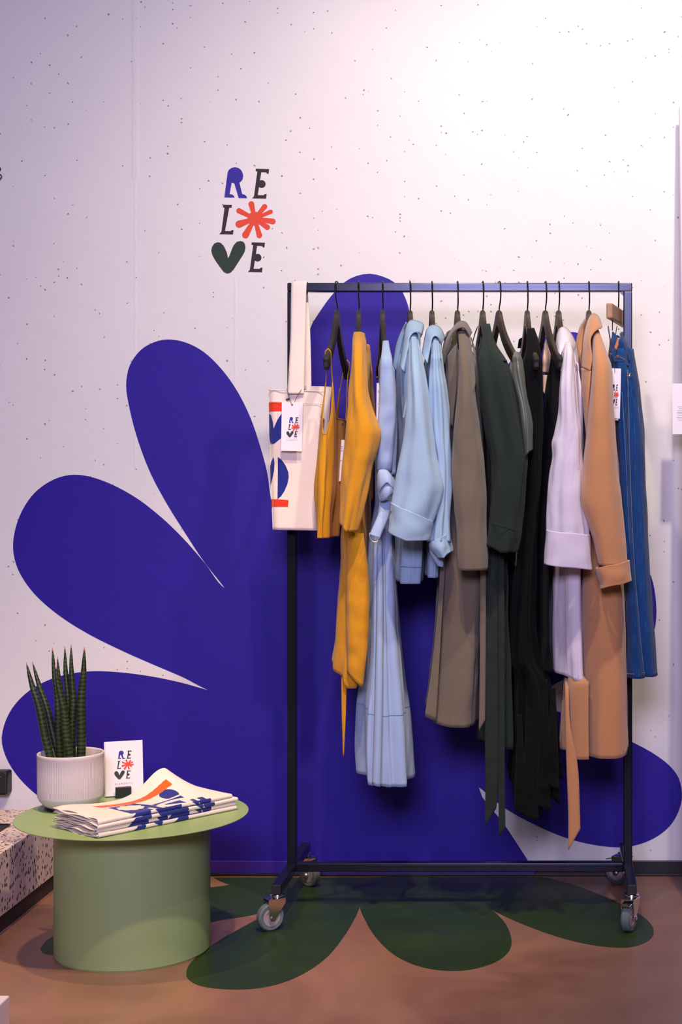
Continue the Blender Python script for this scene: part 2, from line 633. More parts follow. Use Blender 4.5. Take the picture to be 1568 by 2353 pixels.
# blue flower printed on the wall
mural = empty('flower_mural', 'giant ultramarine flower with rounded petals printed on the white concrete wall', 'mural', P(860, 1978, WY))
petals_px = {
    'upper_left': [(517, 1352), (470, 1292), (425, 1224), (382, 1155), (345, 1085), (315, 1005), (296, 930), (290, 882), (299, 838),
                   (325, 803), (358, 785), (390, 780), (430, 788), (470, 810), (510, 849), (545, 898), (575, 958), (598, 1025), (614, 1085), (626, 1160),
                   (700, 1400), (620, 1500)],
    'left': [(517, 1352), (470, 1293), (420, 1236), (370, 1188), (310, 1142), (240, 1106), (180, 1091), (130, 1099), (80, 1132), (45, 1186), (30, 1250),
             (40, 1305), (75, 1360), (130, 1410), (200, 1455), (280, 1495), (350, 1526), (420, 1556), (480, 1586), (640, 1640), (720, 1500), (620, 1400)],
    'lower_left': [(480, 1586), (410, 1567), (340, 1553), (265, 1544), (200, 1543), (130, 1556), (70, 1585), (25, 1632), (4, 1692), (14, 1740), (46, 1790),
                   (100, 1838), (190, 1890), (260, 1950), (300, 1979), (700, 1979), (800, 1700), (620, 1620)],
    'top': [(640, 1250), (655, 1080), (672, 960), (690, 850), (713, 755), (738, 712), (770, 670), (803, 641), (845, 629), (882, 636), (912, 653), (930, 680),
            (942, 720), (945, 790), (935, 900), (930, 1100), (980, 1400), (800, 1500)],
    'upper_right': [(940, 1330), (1000, 1190), (1075, 1020), (1130, 900), (1172, 832), (1225, 785), (1280, 766), (1330, 765), (1375, 795), (1395, 850),
                    (1385, 930), (1330, 1060), (1260, 1180), (1200, 1320), (1100, 1500), (950, 1500)],
    'right': [(1100, 1450), (1250, 1330), (1380, 1270), (1440, 1268), (1490, 1310), (1508, 1380), (1504, 1450), (1470, 1515), (1400, 1545), (1300, 1560), (1225, 1605), (1180, 1625),
              (960, 1650)],
    'lower_right': [(1100, 1808), (1155, 1853), (1215, 1888), (1300, 1925), (1375, 1943), (1440, 1946), (1500, 1928), (1545, 1892), (1567, 1840), (1562, 1792),
                    (1540, 1760), (1500, 1730), (1455, 1706), (1400, 1680), (1280, 1634), (1200, 1612), (1000, 1600), (1000, 1740)],
    'bottom': [(1100, 1808), (1160, 1895), (1215, 1979), (600, 1979), (560, 1700), (560, 1500), (600, 1250), (720, 1200), (960, 1300), (1100, 1500)],
}
for i, (k, pl) in enumerate(petals_px.items()):
    off = 0.0006 + 0.00012 * i
    v, f = fill_poly([round_poly(pl)], lambda a, b: P(a, b, WY - off), Vector((0, -1, 0)), 0.0004)
    link('petal', mesh_of('petal', v, f, False), M['mural'], mural)

# green flower printed on the floor
fm = empty('floor_flower', 'dark green flower print on the brown floor spreading from under the clothes rack', 'floor print', on_floor(900, 2020))
floor_px = [
    [(536, 2030), (470, 2041), (360, 2062), (250, 2095), (160, 2132), (108, 2160), (92, 2180), (100, 2191), (130, 2194), (220, 2180), (320, 2155), (420, 2133), (500, 2116), (595, 2099), (700, 2060), (700, 2016), (540, 2016)],
    [(828, 2083), (818, 2106), (792, 2150), (752, 2199), (700, 2236), (640, 2261), (580, 2272), (520, 2273), (460, 2265), (431, 2248), (430, 2226), (450, 2200), (490, 2170), (540, 2140), (600, 2108), (680, 2070), (760, 2030), (860, 2030)],
    [(828, 2083), (840, 2115), (865, 2155), (908, 2195), (960, 2219), (1020, 2230), (1080, 2228), (1140, 2210), (1170, 2186), (1176, 2160), (1165, 2127), (1140, 2098), (1108, 2077), (1068, 2056), (1000, 2016), (840, 2016)],
    [(1068, 2056), (1120, 2085), (1180, 2114), (1260, 2145), (1330, 2165), (1400, 2176), (1450, 2176), (1488, 2163), (1503, 2146), (1498, 2125), (1470, 2100), (1420, 2073), (1350, 2044), (1290, 2025), (1250, 2016), (1000, 2016)],
    [(490, 2016), (1250, 2016), (1170, 2040), (1068, 2056), (828, 2083), (700, 2080), (600, 2050), (520, 2030)],
]
for i, pl in enumerate(floor_px):
    z = 0.0005 + 0.0001 * i
    v, f = fill_poly([round_poly(pl)], lambda a, b: on_floor(a, b, z), Vector((0, 0, 1)), 0.0004)
    link('petal', mesh_of('petal', v, f, False), M['floor_green'], fm)

# ------------------------------------------------------------------ the printed lettering
LOGO = {
    'R': [[(397, 668), (450, 262), (470, 217), (512, 185), (570, 172), (630, 185), (676, 222), (703, 283), (707, 325), (695, 375), (672, 405), (645, 425),
           (690, 612), (730, 621), (758, 645), (772, 680), (632, 678), (560, 437), (518, 425), (484, 612), (525, 619), (553, 640), (566, 670)]],
    'E': [[(915, 197), (1132, 203), (1122, 283), (1098, 278), (1085, 258), (1003, 255), (945, 630), (1040, 632), (1065, 610), (1091, 612), (1083, 688),
           (850, 682), (883, 648), (938, 242), (908, 234)],
          [(1010 + 64 * math.cos(a * math.pi / 14), 448 + 64 * math.sin(a * math.pi / 14)) for a in range(28)]],
    'L': [[(378, 788), (522, 790), (518, 833), (478, 838), (408, 1218), (500, 1220), (525, 1200), (548, 1202), (538, 1275), (315, 1270), (350, 1228),
           (400, 838), (373, 825)]],
    'V': [[(460, 1665), (435, 1560), (390, 1462), (340, 1412), (290, 1400), (235, 1420), (195, 1475), (183, 1540), (200, 1610), (250, 1702), (320, 1800), (380, 1880),
           (415, 1906), (455, 1915), (500, 1900), (550, 1848), (620, 1740), (690, 1630), (730, 1560), (745, 1490), (735, 1430), (705, 1392), (660, 1380),
           (600, 1395), (550, 1450), (515, 1530), (485, 1610)]],
}


def petal_shape(cx, cy, tx, ty, w, w0):
    d = Vector((tx - cx, ty - cy))
    n = Vector((-d.y, d.x)).normalized()
    out = [(cx + n.x * w0, cy + n.y * w0)]
    a0 = math.atan2(n.y, n.x)
    for k in range(11):
        a = a0 - math.pi * k / 10
        out.append((tx + w * math.cos(a), ty + w * math.sin(a)))
    out.append((cx - n.x * w0, cy - n.y * w0))
    return out


LOGO['O'] = [petal_shape(895, 1015, tx, ty, w, 26) for tx, ty, w in ((840, 776, 48), (1058, 818, 44), (1158, 902, 36), (1190, 1060, 48), (1102, 1155, 44),
             (972, 1288, 46), (745, 1282, 56), (640, 1105, 60), (638, 885, 44))]
LOGO['O'].append([(895 + 120 * math.cos(a * math.pi / 12), 1015 + 115 * math.sin(a * math.pi / 12)) for a in range(24)])
LOGO_ITEMS = (('letter', 'R', (0, 0), 'ink_blue', 'blue letter R'), ('letter', 'E', (0, 0), 'ink_black', 'upper black letter E'), ('letter', 'L', (0, 0), 'ink_black', 'black letter L'),
              ('flower_symbol', 'O', (0, 0), 'ink_red', 'orange red flower standing for an O'), ('heart_symbol', 'V', (0, 0), 'ink_green', 'dark green heart standing for a V'),
              ('letter', 'E', (-68, 1206), 'ink_black', 'lower black letter E'))


def logo(parent, mapfn, normal, th=0.0004, local=False, labels=True):
    for nm, key, (dx, dy), mat, lab in LOGO_ITEMS:
        v, f = fill_poly([[(a + dx, b + dy) for a, b in pl] for pl in LOGO[key]], mapfn, normal, th)
        link(nm, mesh_of(nm, v, f, False), M[mat], parent, local, lab if labels else None)


def text_mesh(name, body, size, mat, parent, matrix, local=True, spacing=1.0):
    cu = bpy.data.curves.new(name, 'FONT')
    cu.body = body
    cu.size = size
    cu.align_x = 'CENTER'
    cu.space_character = spacing
    cu.resolution_u = 2
    o = bpy.data.objects.new('tmp_text', cu)
    COL.objects.link(o)
    dg = bpy.context.evaluated_depsgraph_get()
    me = bpy.data.meshes.new_from_object(o.evaluated_get(dg))
    bpy.data.objects.remove(o)
    bpy.data.curves.remove(cu)
    me.name = name
    me.transform(matrix)
    me.materials.clear()
    return link(name, me, mat, parent, local)


sign = empty('wall_lettering', 'multicoloured stacked lettering with an orange flower, printed high on the white wall', 'sign', P(555, 628, WY))
logo(sign, lambda a, b: P(460 + a / 7.127, 360 + b / 7.127, WY - 0.0006), Vector((0, -1, 0)))

# ------------------------------------------------------------------ clothes rack
zb = P(0, 661, 0).z                                  # centre of the top bar
TW = 0.0128                                          # half of the tube's width
XL, XR = P(672, 0, 0).x, P(1443, 0, 0).x
rack = empty('clothes_rack', 'black square-tube clothes rack on four castors in front of the blue flower wall', 'clothes rack', ((XL + XR) / 2, 0, 0))
box('top_bar', XL - TW, XR + TW, -TW, TW, zb - TW, zb + TW, M['steel'], rack, 0.003)
zlo = P(0, 1981, 0).z
for x in (XL, XR):
    box('post', x - TW, x + TW, -TW, TW, zlo - 0.002, zb - TW + 0.001, M['steel'], rack, 0.003)
box('bottom_bar', XL + TW, XR - TW, -TW, TW, zlo - 0.026, zlo, M['steel'], rack, 0.003)
for x in (XL, XR):
    f = box('foot', x - TW - 0.001, x + TW + 0.001, -0.255, 0.245, zlo - 0.027, zlo + 0.0005, M['steel'], rack, 0.003)
    for y in (-0.2555, 0.2455):
        box('end_cap', x - TW, x + TW, y - 0.002, y + 0.002, zlo - 0.026, zlo - 0.0005, M['black'], f, 0.001)
    # gusset in the top corner
v, f = [], []
gx = XR - TW
pts = [(gx, zb - TW), (gx - 0.010, zb - TW), (gx, zb - TW - 0.010)]
for y in (-0.010, 0.010):
    v += [Vector((a, y, b)) for a, b in pts]
f = [(0, 1, 2), (5, 4, 3), (0, 3, 4, 1), (1, 4, 5, 2), (2, 5, 3, 0)]
link('corner_gusset', mesh_of('corner_gusset', v, f, False), M['steel'], rack)


def caster(x, y, ang, brake):
    """swivel castor hanging under a foot end; ang = heading of the trailing wheel about Z"""
    ztop = zlo - 0.027
    R = 0.0375
    root = empty_part('caster', rack, (x, y, 0), ang)
    # local frame: +X = trail direction
    t = 0.022
    wheel_z = R
    wl = []
    prof = [(0.024, -0.011), (R - 0.004, -0.0125), (R, -0.008), (R, 0.008), (R - 0.004, 0.0125), (0.024, 0.011)]
    lathe_y('tyre', prof, M['rubber'], root, (t, 0, wheel_z))
    lathe_y('wheel_hub', [(0.001, -0.0095), (0.017, -0.0095), (0.0185, -0.0118), (0.0245, -0.0118), (0.0245, 0.0118), (0.0185, 0.0118), (0.017, 0.0095), (0.001, 0.0095)],
            M['wheel'], root, (t, 0, wheel_z))
    lathe_y('axle', [(0.0001, -0.0225), (0.006, -0.0225), (0.006, 0.0225), (0.0001, 0.0225)], M['chrome'], root, (t, 0, wheel_z), 6)
    # fork: two side plates and a top plate
    bm = bmesh.new()
    for s in (-1, 1):
        out = [(-0.016, ztop - 0.012), (0.034, ztop - 0.012), (0.034, ztop - 0.020), (t + 0.010, wheel_z + 0.002), (t + 0.006, wheel_z - 0.007), (t - 0.006, wheel_z - 0.007), (t - 0.010, wheel_z), (-0.016, ztop - 0.024)]
        a = [bm.verts.new((px, s * 0.0165, pz)) for px, pz in out]
        b = [bm.verts.new((px, s * 0.0185, pz)) for px, pz in out]
        bm.faces.new(a if s < 0 else a[::-1])
        bm.faces.new(b[::-1] if s < 0 else b)
        for i in range(len(out)):
            j = (i + 1) % len(out)
            bm.faces.new((a[i], a[j], b[j], b[i]))
    box_bm(-0.016, 0.034, -0.0185, 0.0185, ztop - 0.0125, ztop - 0.0105, 0.0006, 1, bm)
    link('fork', bm_mesh('fork', bm), M['chrome'], root, True)
    lathe('swivel_ring', [(0.0001, ztop), (0.019, ztop), (0.021, ztop - 0.003), (0.021, ztop - 0.006), (0.017, ztop - 0.008), (0.017, ztop - 0.0106), (0.0001, ztop - 0.0106)],
          M['chrome'], root, 32, (0, 0, 0), True)
    if brake:
        bm = box_bm(0.020, 0.058, -0.014, 0.014, ztop - 0.017, ztop - 0.0145, 0.0008, 1)
        bmesh.ops.rotate(bm, verts=bm.verts, cent=(0.02, 0, ztop - 0.016), matrix=Matrix.Rotation(math.radians(12), 3, 'Y'))
        link('brake_pedal', bm_mesh('brake_pedal', bm), M['chrome'], root, True)
    return root


def empty_part(name, parent, loc, rz=0.0):
    o = bpy.data.objects.new(name, None)
    o.empty_display_size = 0.02
    COL.objects.link(o)
    o.parent = parent
    o.matrix_parent_inverse = world_of(parent).inverted()
    o.location = loc
    o.rotation_euler = (0, 0, rz)
    return o


def lathe_y(name, prof, mat, parent, c, seg=40):
    verts, faces = [], []
    for (r, y) in prof:
        for k in range(seg):
            a = 2 * math.pi * k / seg
            verts.append(Vector((c[0] + r * math.cos(a), c[1] + y, c[2] + r * math.sin(a))))
    m = len(prof)
    for i in range(m - 1):
        for k in range(seg):
            faces.append((i * seg + k, (i + 1) * seg + k, (i + 1) * seg + (k + 1) % seg, i * seg + (k + 1) % seg))
    me = mesh_of(name, verts, faces)
    bm = bmesh.new()
    bm.from_mesh(me)
    for e in bm.edges:
        if len(e.link_faces) == 2 and e.calc_face_angle() > 0.6:
            e.smooth = False
    bm.to_mesh(me)
    bm.free()
    return link(name, me, mat, parent, True)


caster(XL, -0.237, math.radians(215), False)
caster(XL, 0.228, math.radians(-40), False)
caster(XR, -0.237, math.radians(248), True)
caster(XR, 0.228, math.radians(150), True)

# ------------------------------------------------------------------ hangers
HOOK = [(0.0225, -0.008), (0.0235, 0.002), (0.019, 0.0135), (0.000, 0.0175), (-0.019, 0.0135), (-0.0235, 0.000), (-0.0225, -0.026), (-0.010, -0.045), (0.0, -0.056), (0.0, -0.075)]
ARM_TOP = [(0.0, -0.066), (0.009, -0.068), (0.018, -0.078), (0.03, -0.096), (0.06, -0.128), (0.11, -0.166), (0.16, -0.196), (0.205, -0.219), (0.215, -0.228)]
ARM_LOW = [(0.212, -0.249), (0.20, -0.252), (0.16, -0.232), (0.11, -0.205), (0.06, -0.170), (0.035, -0.146), (0.015, -0.122), (0.0, -0.112)]


def hanger(u, yaw, label, black=False, dx=0.0):
    x = P(u, 0, 0).x
    root = empty('hanger', label, 'hanger', (x, 0, zb), 'hangers along the rack bar', (0, 0, yaw))
    mat = M['hanger_black'] if black else M['hanger']
    tube_path('hook', [(0.0015 * math.sin(i), a, b) for i, (a, b) in enumerate(HOOK)], 0.0021, M['wire'], root, 8, 48, True)
    out = ARM_TOP + ARM_LOW
    out = out + [(-a, b) for a, b in out[::-1] if a > 0]
    pl = smooth2d(out, 96, True)[:-1]
    bm = bmesh.new()
    W = 0.0065
    A = [bm.verts.new((-W, a, b)) for a, b in pl]
    B = [bm.verts.new((W, a, b)) for a, b in pl]
    tri = tessellate_polygon([[Vector((a, b, 0)) for a, b in pl]])
    for t in tri:
        try:
            bm.faces.new([A[i] for i in t])
            bm.faces.new([B[i] for i in t][::-1])
        except ValueError:
            pass
    rim = []
    for i in range(len(pl)):
        j = (i + 1) % len(pl)
        bm.faces.new((A[i], A[j], B[j], B[i]))
    bmesh.ops.recalc_face_normals(bm, faces=bm.faces)
    ee = [e for e in bm.edges if len(e.link_faces) == 2 and abs(e.verts[0].co.x - e.verts[1].co.x) < 1e-6 and e.calc_face_angle() > 0.8]
    bmesh.ops.bevel(bm, geom=ee, offset=0.0022, segments=2, affect='EDGES')
    link('hanger_body', bm_mesh('hanger_body', bm), mat, root, True)
    for s in (-1, 1):
        bm = box_bm(-0.0085, 0.0085, -0.0175, 0.0175, -0.0185, 0.0185, 0.006, 3)
        bmesh.ops.rotate(bm, verts=bm.verts, cent=(0, 0, 0), matrix=Matrix.Rotation(s * math.radians(-27), 3, 'X'))
        bmesh.ops.translate(bm, verts=bm.verts, vec=(0, s * 0.197, -0.232))
        link('shoulder_grip', bm_mesh('shoulder_grip', bm, True), M['grip'], root, True)
    return root


HANG = [
    (774.5, 0.00, 'matte black hanger with bare arms holding the thin-strapped yellow top', True),
    (824.5, 0.14, 'black hanger whose neck shows above the yellow linen dress', True),
    (879.5, 0.17, 'black hanger in front of the purple petal, holding the long pale blue dress', True),
    (942.5, 0.20, 'black hanger rising behind the front light blue shirt with the big collar', True),
    (993.0, 0.16, 'dark hanger rising behind the second light blue shirt', False),
    (1051.5, 0.18, 'dark brown hanger holding the taupe trench coat', False),
    (1109.5, 0.20, 'dark brown hanger holding the dark green long-sleeved dress', False),
    (1147.0, 0.30, 'dark brown hanger with a bare sloping arm above the green satin short sleeve', False),
    (1212.0, 0.14, 'dark brown hanger holding the long black dress with the ruffled hem', False),
    (1253.5, 0.21, 'dark brown hanger with its bare arm in front of the black top', False),
    (1284.0, 0.16, 'dark brown hanger behind the lilac white shirt dress', False),
    (1353.5, 0.10, 'dark brown hanger inside the camel wool coat', False),
]
for h in HANG:
    hanger(*h)


# ------------------------------------------------------------------ cloth builders
def curve1(xs, ys, q):
    """monotone cubic through (xs, ys)"""
    xs, ys, q = np.asarray(xs, float), np.asarray(ys, float), np.asarray(q, float)
    if len(xs) == 1:
        return np.full(q.shape, ys[0])
    h = np.diff(xs)
    d = np.diff(ys) / h
    m = np.zeros(len(xs))
    m[0], m[-1] = d[0], d[-1]
    for i in range(1, len(xs) - 1):
        if d[i - 1] * d[i] > 0:
            w1, w2 = 2 * h[i] + h[i - 1], h[i] + 2 * h[i - 1]
            m[i] = (w1 + w2) / (w1 / d[i - 1] + w2 / d[i])
    q = np.clip(q, xs[0], xs[-1])
    k = np.clip(np.searchsorted(xs, q, side='right') - 1, 0, len(h) - 1)
    t = (q - xs[k]) / h[k]
    return (ys[k] * (1 + 2 * t) * (1 - t) ** 2 + h[k] * m[k] * t * (1 - t) ** 2
            + ys[k + 1] * t * t * (3 - 2 * t) + h[k] * m[k + 1] * t * t * (t - 1))


def spow(a, e):
    return np.sign(a) * np.abs(a) ** e


def cloth_tube(name, parent, mat, rows, yaw=0.0, thin=0.18, ramp=70.0, folds=(), sq=1.0, top=None, hem=None, shoulder=None, n=80, m=90,
               wr=0.0, th=0.0016, seed=0, close=False, label=None):
    """A hanging tube of cloth. rows: (height px, left px, right px, distance y, half depth).
    The loop at each height is sized so that, in perspective, it spans left..right.
    folds: (waves round the loop, amplitude at top, amplitude at hem, phase, drift)."""
    R = np.array(rows, float)
    v0, v1 = R[0, 0], R[-1, 0]
    t = np.linspace(0, 2 * np.pi, n, endpoint=False)
    c, sn = spow(np.cos(t), sq), spow(np.sin(t), sq)
    # table of fitted centre / half width against height
    tv = np.linspace(v0, v1, 60)
    ul, ur, yy, hd = (curve1(R[:, 0], R[:, k], tv) for k in (1, 2, 3, 4))
    if name == 'sleeve' and R[:, 3].mean() < 0:          # the sleeve head lies over the hanger's arm
        arm = np.interp(tv, [715, 745, 784, 805, 820, 858, 870], [-0.02, -0.045, -0.125, -0.176, -0.228, -0.238, -0.20])
        yy = np.minimum(yy, arm + hd)
    cx = (0.5 * (ul + ur) - UC) * (CAMD + yy) / FPX
    hw = np.maximum(0.5 * (ur - ul) * (CAMD + yy) / FPX, 0.004)
    for _ in range(12):
        X = cx[:, None] + hw[:, None] * c + yaw * hd[:, None] * sn
        Y = yy[:, None] + hd[:, None] * sn
        U = UC + X * FPX / (CAMD + Y)
        lo, hi = U.min(1), U.max(1)
        sc = (CAMD + yy) / FPX
        cx += 0.5 * ((ul - lo) + (ur - hi)) * sc
        hw = np.maximum(hw + 0.4 * ((ur - ul) - (hi - lo)) * sc, 0.004)
    s = np.linspace(0, 1, m)
    vt = np.full(n, v0) + (np.array([top(a) for a in t]) if top else 0)
    if shoulder:
        vt = vt + shoulder * np.abs(sn) ** 1.2
    vh = np.full(n, v1) + (np.array([hem(a) for a in t]) if hem else 0)
    V = vt[None, :] + s[:, None] * (vh - vt)[None, :]
    Vc = np.clip(V, v0, v1)
    CX, HW, YY, HD = (np.interp(Vc, tv, k) for k in (cx, hw, yy, hd))
    if shoulder:
        q = np.clip((V - vt[None, :]) / ramp, 0, 1)
        HW = HW * (thin + (1 - thin) * q * q * (3 - 2 * q))
    nx, ny = np.cos(t)[None, :] / np.maximum(HW, 0.012), np.sin(t)[None, :] / np.maximum(HD, 0.012)
    nl = np.sqrt(nx * nx + ny * ny)
    nx, ny = nx / nl, ny / nl
    D = np.zeros_like(V)
    for (k, a0, a1, ph, dr) in folds:
        A = a0 + (a1 - a0) * s[:, None]
        w = np.sin(k * t[None, :] + ph + dr * s[:, None] + 0.5 * np.sin(2.3 * s[:, None] * np.pi + ph))
        D += A * w
    lim = np.minimum(1.0, HW / 0.03)
    D *= lim
    if wr:
        for i in range(m):
            for j in range(n):
                D[i, j] += wr * noise.noise(Vector((math.cos(t[j]) * 1.3 + seed, math.sin(t[j]) * 2.2, V[i, j] / 70.0 + seed * 3.1)))
    X = CX + HW * c[None, :] + yaw * HD * sn[None, :] + nx * D
    Y = YY + HD * sn[None, :] + ny * D
    Z = CAMH - (V - VC) * (CAMD + YY - HD) / FPX
    verts = np.stack([X, Y, Z], 2).reshape(-1, 3).tolist()
    faces = []
    for i in range(m - 1):
        for j in range(n):
            k = (j + 1) % n
            faces.append((i * n + j, (i + 1) * n + j, (i + 1) * n + k, i * n + k))
    if close:
        faces.append(tuple(range(n)))
    o = link(name, mesh_of(name, verts, faces), mat, parent, False, label)
    md = o.modifiers.new('thickness', 'SOLIDIFY')
    md.thickness = th
    md.offset = -1
    return o


def ribbon(name, parent, mat, A, B, n=40, cross=6, bulge=0.0, th=0.002, wr=0.0, local=False, smooth_path=True, label=None):
    """A strip of cloth between two edges, each a list of (u px, v px, distance y)"""
    pa = [P(*p) for p in A] if not local else [Vector(p) for p in A]
    pb = [P(*p) for p in B] if not local else [Vector(p) for p in B]
    la = catmull(pa, n) if smooth_path else [Vector(np.array([np.interp(i / (n - 1) * (len(pa) - 1), range(len(pa)), [p[k] for p in pa]) for k in range(3)])) for i in range(n)]
    lb = catmull(pb, n) if smooth_path else [Vector(np.array([np.interp(i / (n - 1) * (len(pb) - 1), range(len(pb)), [p[k] for p in pb]) for k in range(3)])) for i in range(n)]
    verts, faces = [], []
    for i in range(n):
        for k in range(cross + 1):
            q = k / cross
            p = la[i].lerp(lb[i], q)
            p = p + Vector((0, -bulge * math.sin(math.pi * q), 0))
            if wr:
                p = p + Vector((0, wr * noise.noise(p * 30), 0))
            verts.append(p)
    w = cross + 1
    for i in range(n - 1):
        for k in range(cross):
            a = i * w + k
            faces.append((a, a + 1, a + w + 1, a + w))
    o = link(name, mesh_of(name, verts, faces), mat, parent, False, label)
    md = o.modifiers.new('thickness', 'SOLIDIFY')
    md.thickness = th
    md.offset = 0
    return o


def ring_seam(parent, o, n, m, frac, mat, r=0.0008):
    """seam that runs round the camera side of a cloth tube at a share of its length"""
    k = int(round(frac * (m - 1)))
    ring = [v.co.copy() for v in o.data.vertices[k * n:(k + 1) * n]]
    front = ring[n // 2:]
    c = sum(ring, Vector()) / n
    tube_path('seam', [p + (p - c).normalized() * 0.0004 for p in front], r, mat, parent, 6, len(front), smooth_path=False)


def side_seam(parent, o, n, m, deg, f0, f1, mat, r=0.0008):
    """seam that runs down a cloth tube"""
    j = int(round(deg / 360 * n)) % n
    pts = [o.data.vertices[i * n + j].co.copy() for i in range(int(f0 * (m - 1)), int(f1 * (m - 1)) + 1)]
    tube_path('seam', pts, r, mat, parent, 6, len(pts), smooth_path=False)


def garment(name, label, cat, u, v, y=0.0, group='clothes hanging on the rack'):
    return empty(name, label, cat, P(u, v, y), group)


def seam_line(parent, mat, pts, r=0.0009, n=40, name='seam'):
    return tube_path(name, [P(*p) for p in pts], r, mat, parent, 6, n)


def swing_tag(label, corners, y, mat, string, tilt=0.0, front=None, group='paper swing tags'):
    """thin card given by its four photo corners (tl, tr, br, bl) at distance y, with a dark string"""
    tl, tr, br, bl = [P(a, b, y) for a, b in corners]
    top = (tl + tr) / 2
    root = empty('swing_tag', label, 'tag', (bl + br) / 2, group)
    nrm = (tr - tl).cross(bl - tl).normalized()
    if nrm.y > 0:
        nrm = -nrm
    v = [tl, tr, br, bl] + [p - nrm * 0.0009 for p in (tl, tr, br, bl)]
    f = [(0, 3, 2, 1), (4, 5, 6, 7), (0, 1, 5, 4), (1, 2, 6, 5), (2, 3, 7, 6), (3, 0, 4, 7)]
    link('card', mesh_of('card', v, f, False), mat, root)
    if string:
        tube_path('string', [P(*p) for p in string], 0.0007, M['black'], root, 6, 24)
    return root, (tl, tr, br, bl, nrm)


# ------------------------------------------------------------------ garments, left to right
pi = math.pi
ND = -0.20            # the shoulder that faces the camera

# 1 yellow strappy top
g = garment('camisole', 'mustard yellow strappy top with thin straps beside the canvas bag', 'top', 754, 1237)
def cami_top(a):
    s = math.sin(a)
    near = math.exp(-((a - 1.5 * pi) / 0.42) ** 2)
    far = math.exp(-((a - 0.5 * pi) / 0.5) ** 2)
    strap = math.exp(-((abs(math.sin(a)) - 0.80) / 0.075) ** 2)
    return 88 - 88 * strap + 40 * near + 30 * far
cami = cloth_tube('body', g, M['yellow'], [(870, 748, 797, 0.0, 0.172), (930, 742, 797, 0.0, 0.172), (985, 736, 797, 0.0, 0.172), (1070, 730, 795, 0.0, 0.172), (1120, 727, 793, 0.0, 0.172),
                                    (1180, 729, 788, 0.0, 0.172), (1237, 731, 785, 0.0, 0.170)],
           folds=[(7, 0.002, 0.006, 0.4, 0.6), (13, 0.001, 0.003, 2.0, -0.8)], sq=0.8, top=cami_top, n=144, m=90, wr=0.002, seed=1)
rim = [v.co.copy() for v in cami.data.vertices[:144]]
tube_path('binding', rim + [rim[0]], 0.0012, M['yellow'], g, 6, 144, smooth_path=False, caps=False)
for side, (hu, hv) in ((-1, (754, 806)), (1, (798, 832))):
    hp = P(hu, hv, side * 0.196)
    for left in (True, False):
        half = rim[37:108] if left else rim[:37] + rim[108:]
        q = [r for r in half if r.y * side > 0.06]
        e = max(q, key=lambda r: r.z)
        m_ = e.lerp(hp, 0.55) + Vector((-0.003 if left else 0.003, 0, 0))
        tube_path('strap', [e - Vector((0, 0, 0.004)), e.lerp(hp, 0.15), m_, hp + Vector((-0.0075 if left else 0.0075, 0, -0.004)), hp + Vector((0, 0, 0.006))], 0.0015, M['yellow'], g, 8, 40)

# 2 yellow linen dress with rolled sleeve
g = garment('shirt_dress', 'mustard yellow linen dress with long loose sleeve and hanging belt tie', 'dress', 805, 1595)
cloth_tube('body', g, M['yellow_linen'], [(766, 812, 842, 0.0, 0.16), (830, 808, 850, 0.0, 0.19), (950, 806, 852, 0.0, 0.185), (1100, 800, 850, 0.0, 0.175), (1180, 792, 849, 0.0, 0.17), (1240, 785, 850, 0.0, 0.17),
                                    (1300, 784, 850, 0.0, 0.17), (1360, 779, 850, 0.0, 0.17), (1420, 775, 849, 0.0, 0.17), (1480, 771, 846, 0.0, 0.17), (1526, 766, 842, 0.0, 0.168), (1582, 764, 836, 0.0, 0.165)],
           yaw=-0.1, thin=0.4, ramp=50, folds=[(5, 0.001, 0.006, 0.6, 0.5), (11, 0.001, 0.0035, 1.0, 0.3)], sq=0.85, shoulder=60,
           hem=lambda a: -52 * max(0, -math.cos(a)) ** 0.8 + 10 * max(0, math.sin(a)), wr=0.003, seed=2, n=110)
ribbon('front_placket', g, M['yellow_linen'], [(797, 1225, -0.178), (796, 1340, -0.178), (797, 1450, -0.178), (799, 1546, -0.176)],
       [(836, 1225, -0.184), (848, 1340, -0.182), (846, 1470, -0.182), (834, 1580, -0.178)], bulge=0.012, wr=0.004)
cloth_tube('sleeve', g, M['yellow_linen'], [(762, 815, 832, -0.07, 0.02), (778, 812, 838, -0.10, 0.035), (800, 811, 841, -0.155, 0.045), (850, 808, 843, -0.205, 0.042), (890, 804, 846, -0.222, 0.042), (925, 801, 852, -0.232, 0.042),
                                      (960, 798, 862, -0.236, 0.043), (995, 796, 873, -0.238, 0.045), (1015, 794, 871, -0.238, 0.045), (1045, 791, 864, -0.238, 0.045), (1070, 789, 855, -0.238, 0.043), (1110, 786, 846, -0.238, 0.042),
                                      (1150, 783, 838, -0.238, 0.04), (1190, 781, 829, -0.238, 0.038), (1222, 781, 819, -0.238, 0.036)],
           folds=[(4, 0.0015, 0.003, 0.3, 1.2), (7, 0.0004, 0.0012, 1.6, -1.0)], hem=lambda a: -18 * max(0, -math.cos(a)), wr=0.004, seed=3, n=96)
cloth_tube('sleeve', g, M['yellow_linen'], [(790, 838, 850, 0.20, 0.03), (860, 838, 856, 0.215, 0.035), (960, 836, 862, 0.22, 0.035), (1150, 832, 856, 0.22, 0.03)],
           folds=[(4, 0.002, 0.003, 0.3, 1.2)], wr=0.003, seed=31, n=48, m=50)
ribbon('gathered_yoke', g, M['yellow_linen'], [(826, 762, -0.085), (833, 785, -0.13), (838, 815, -0.18), (841, 850, -0.20)], [(838, 766, -0.04), (842, 788, -0.10), (842, 815, -0.15), (844, 850, -0.18)], bulge=0.006, wr=0.008)
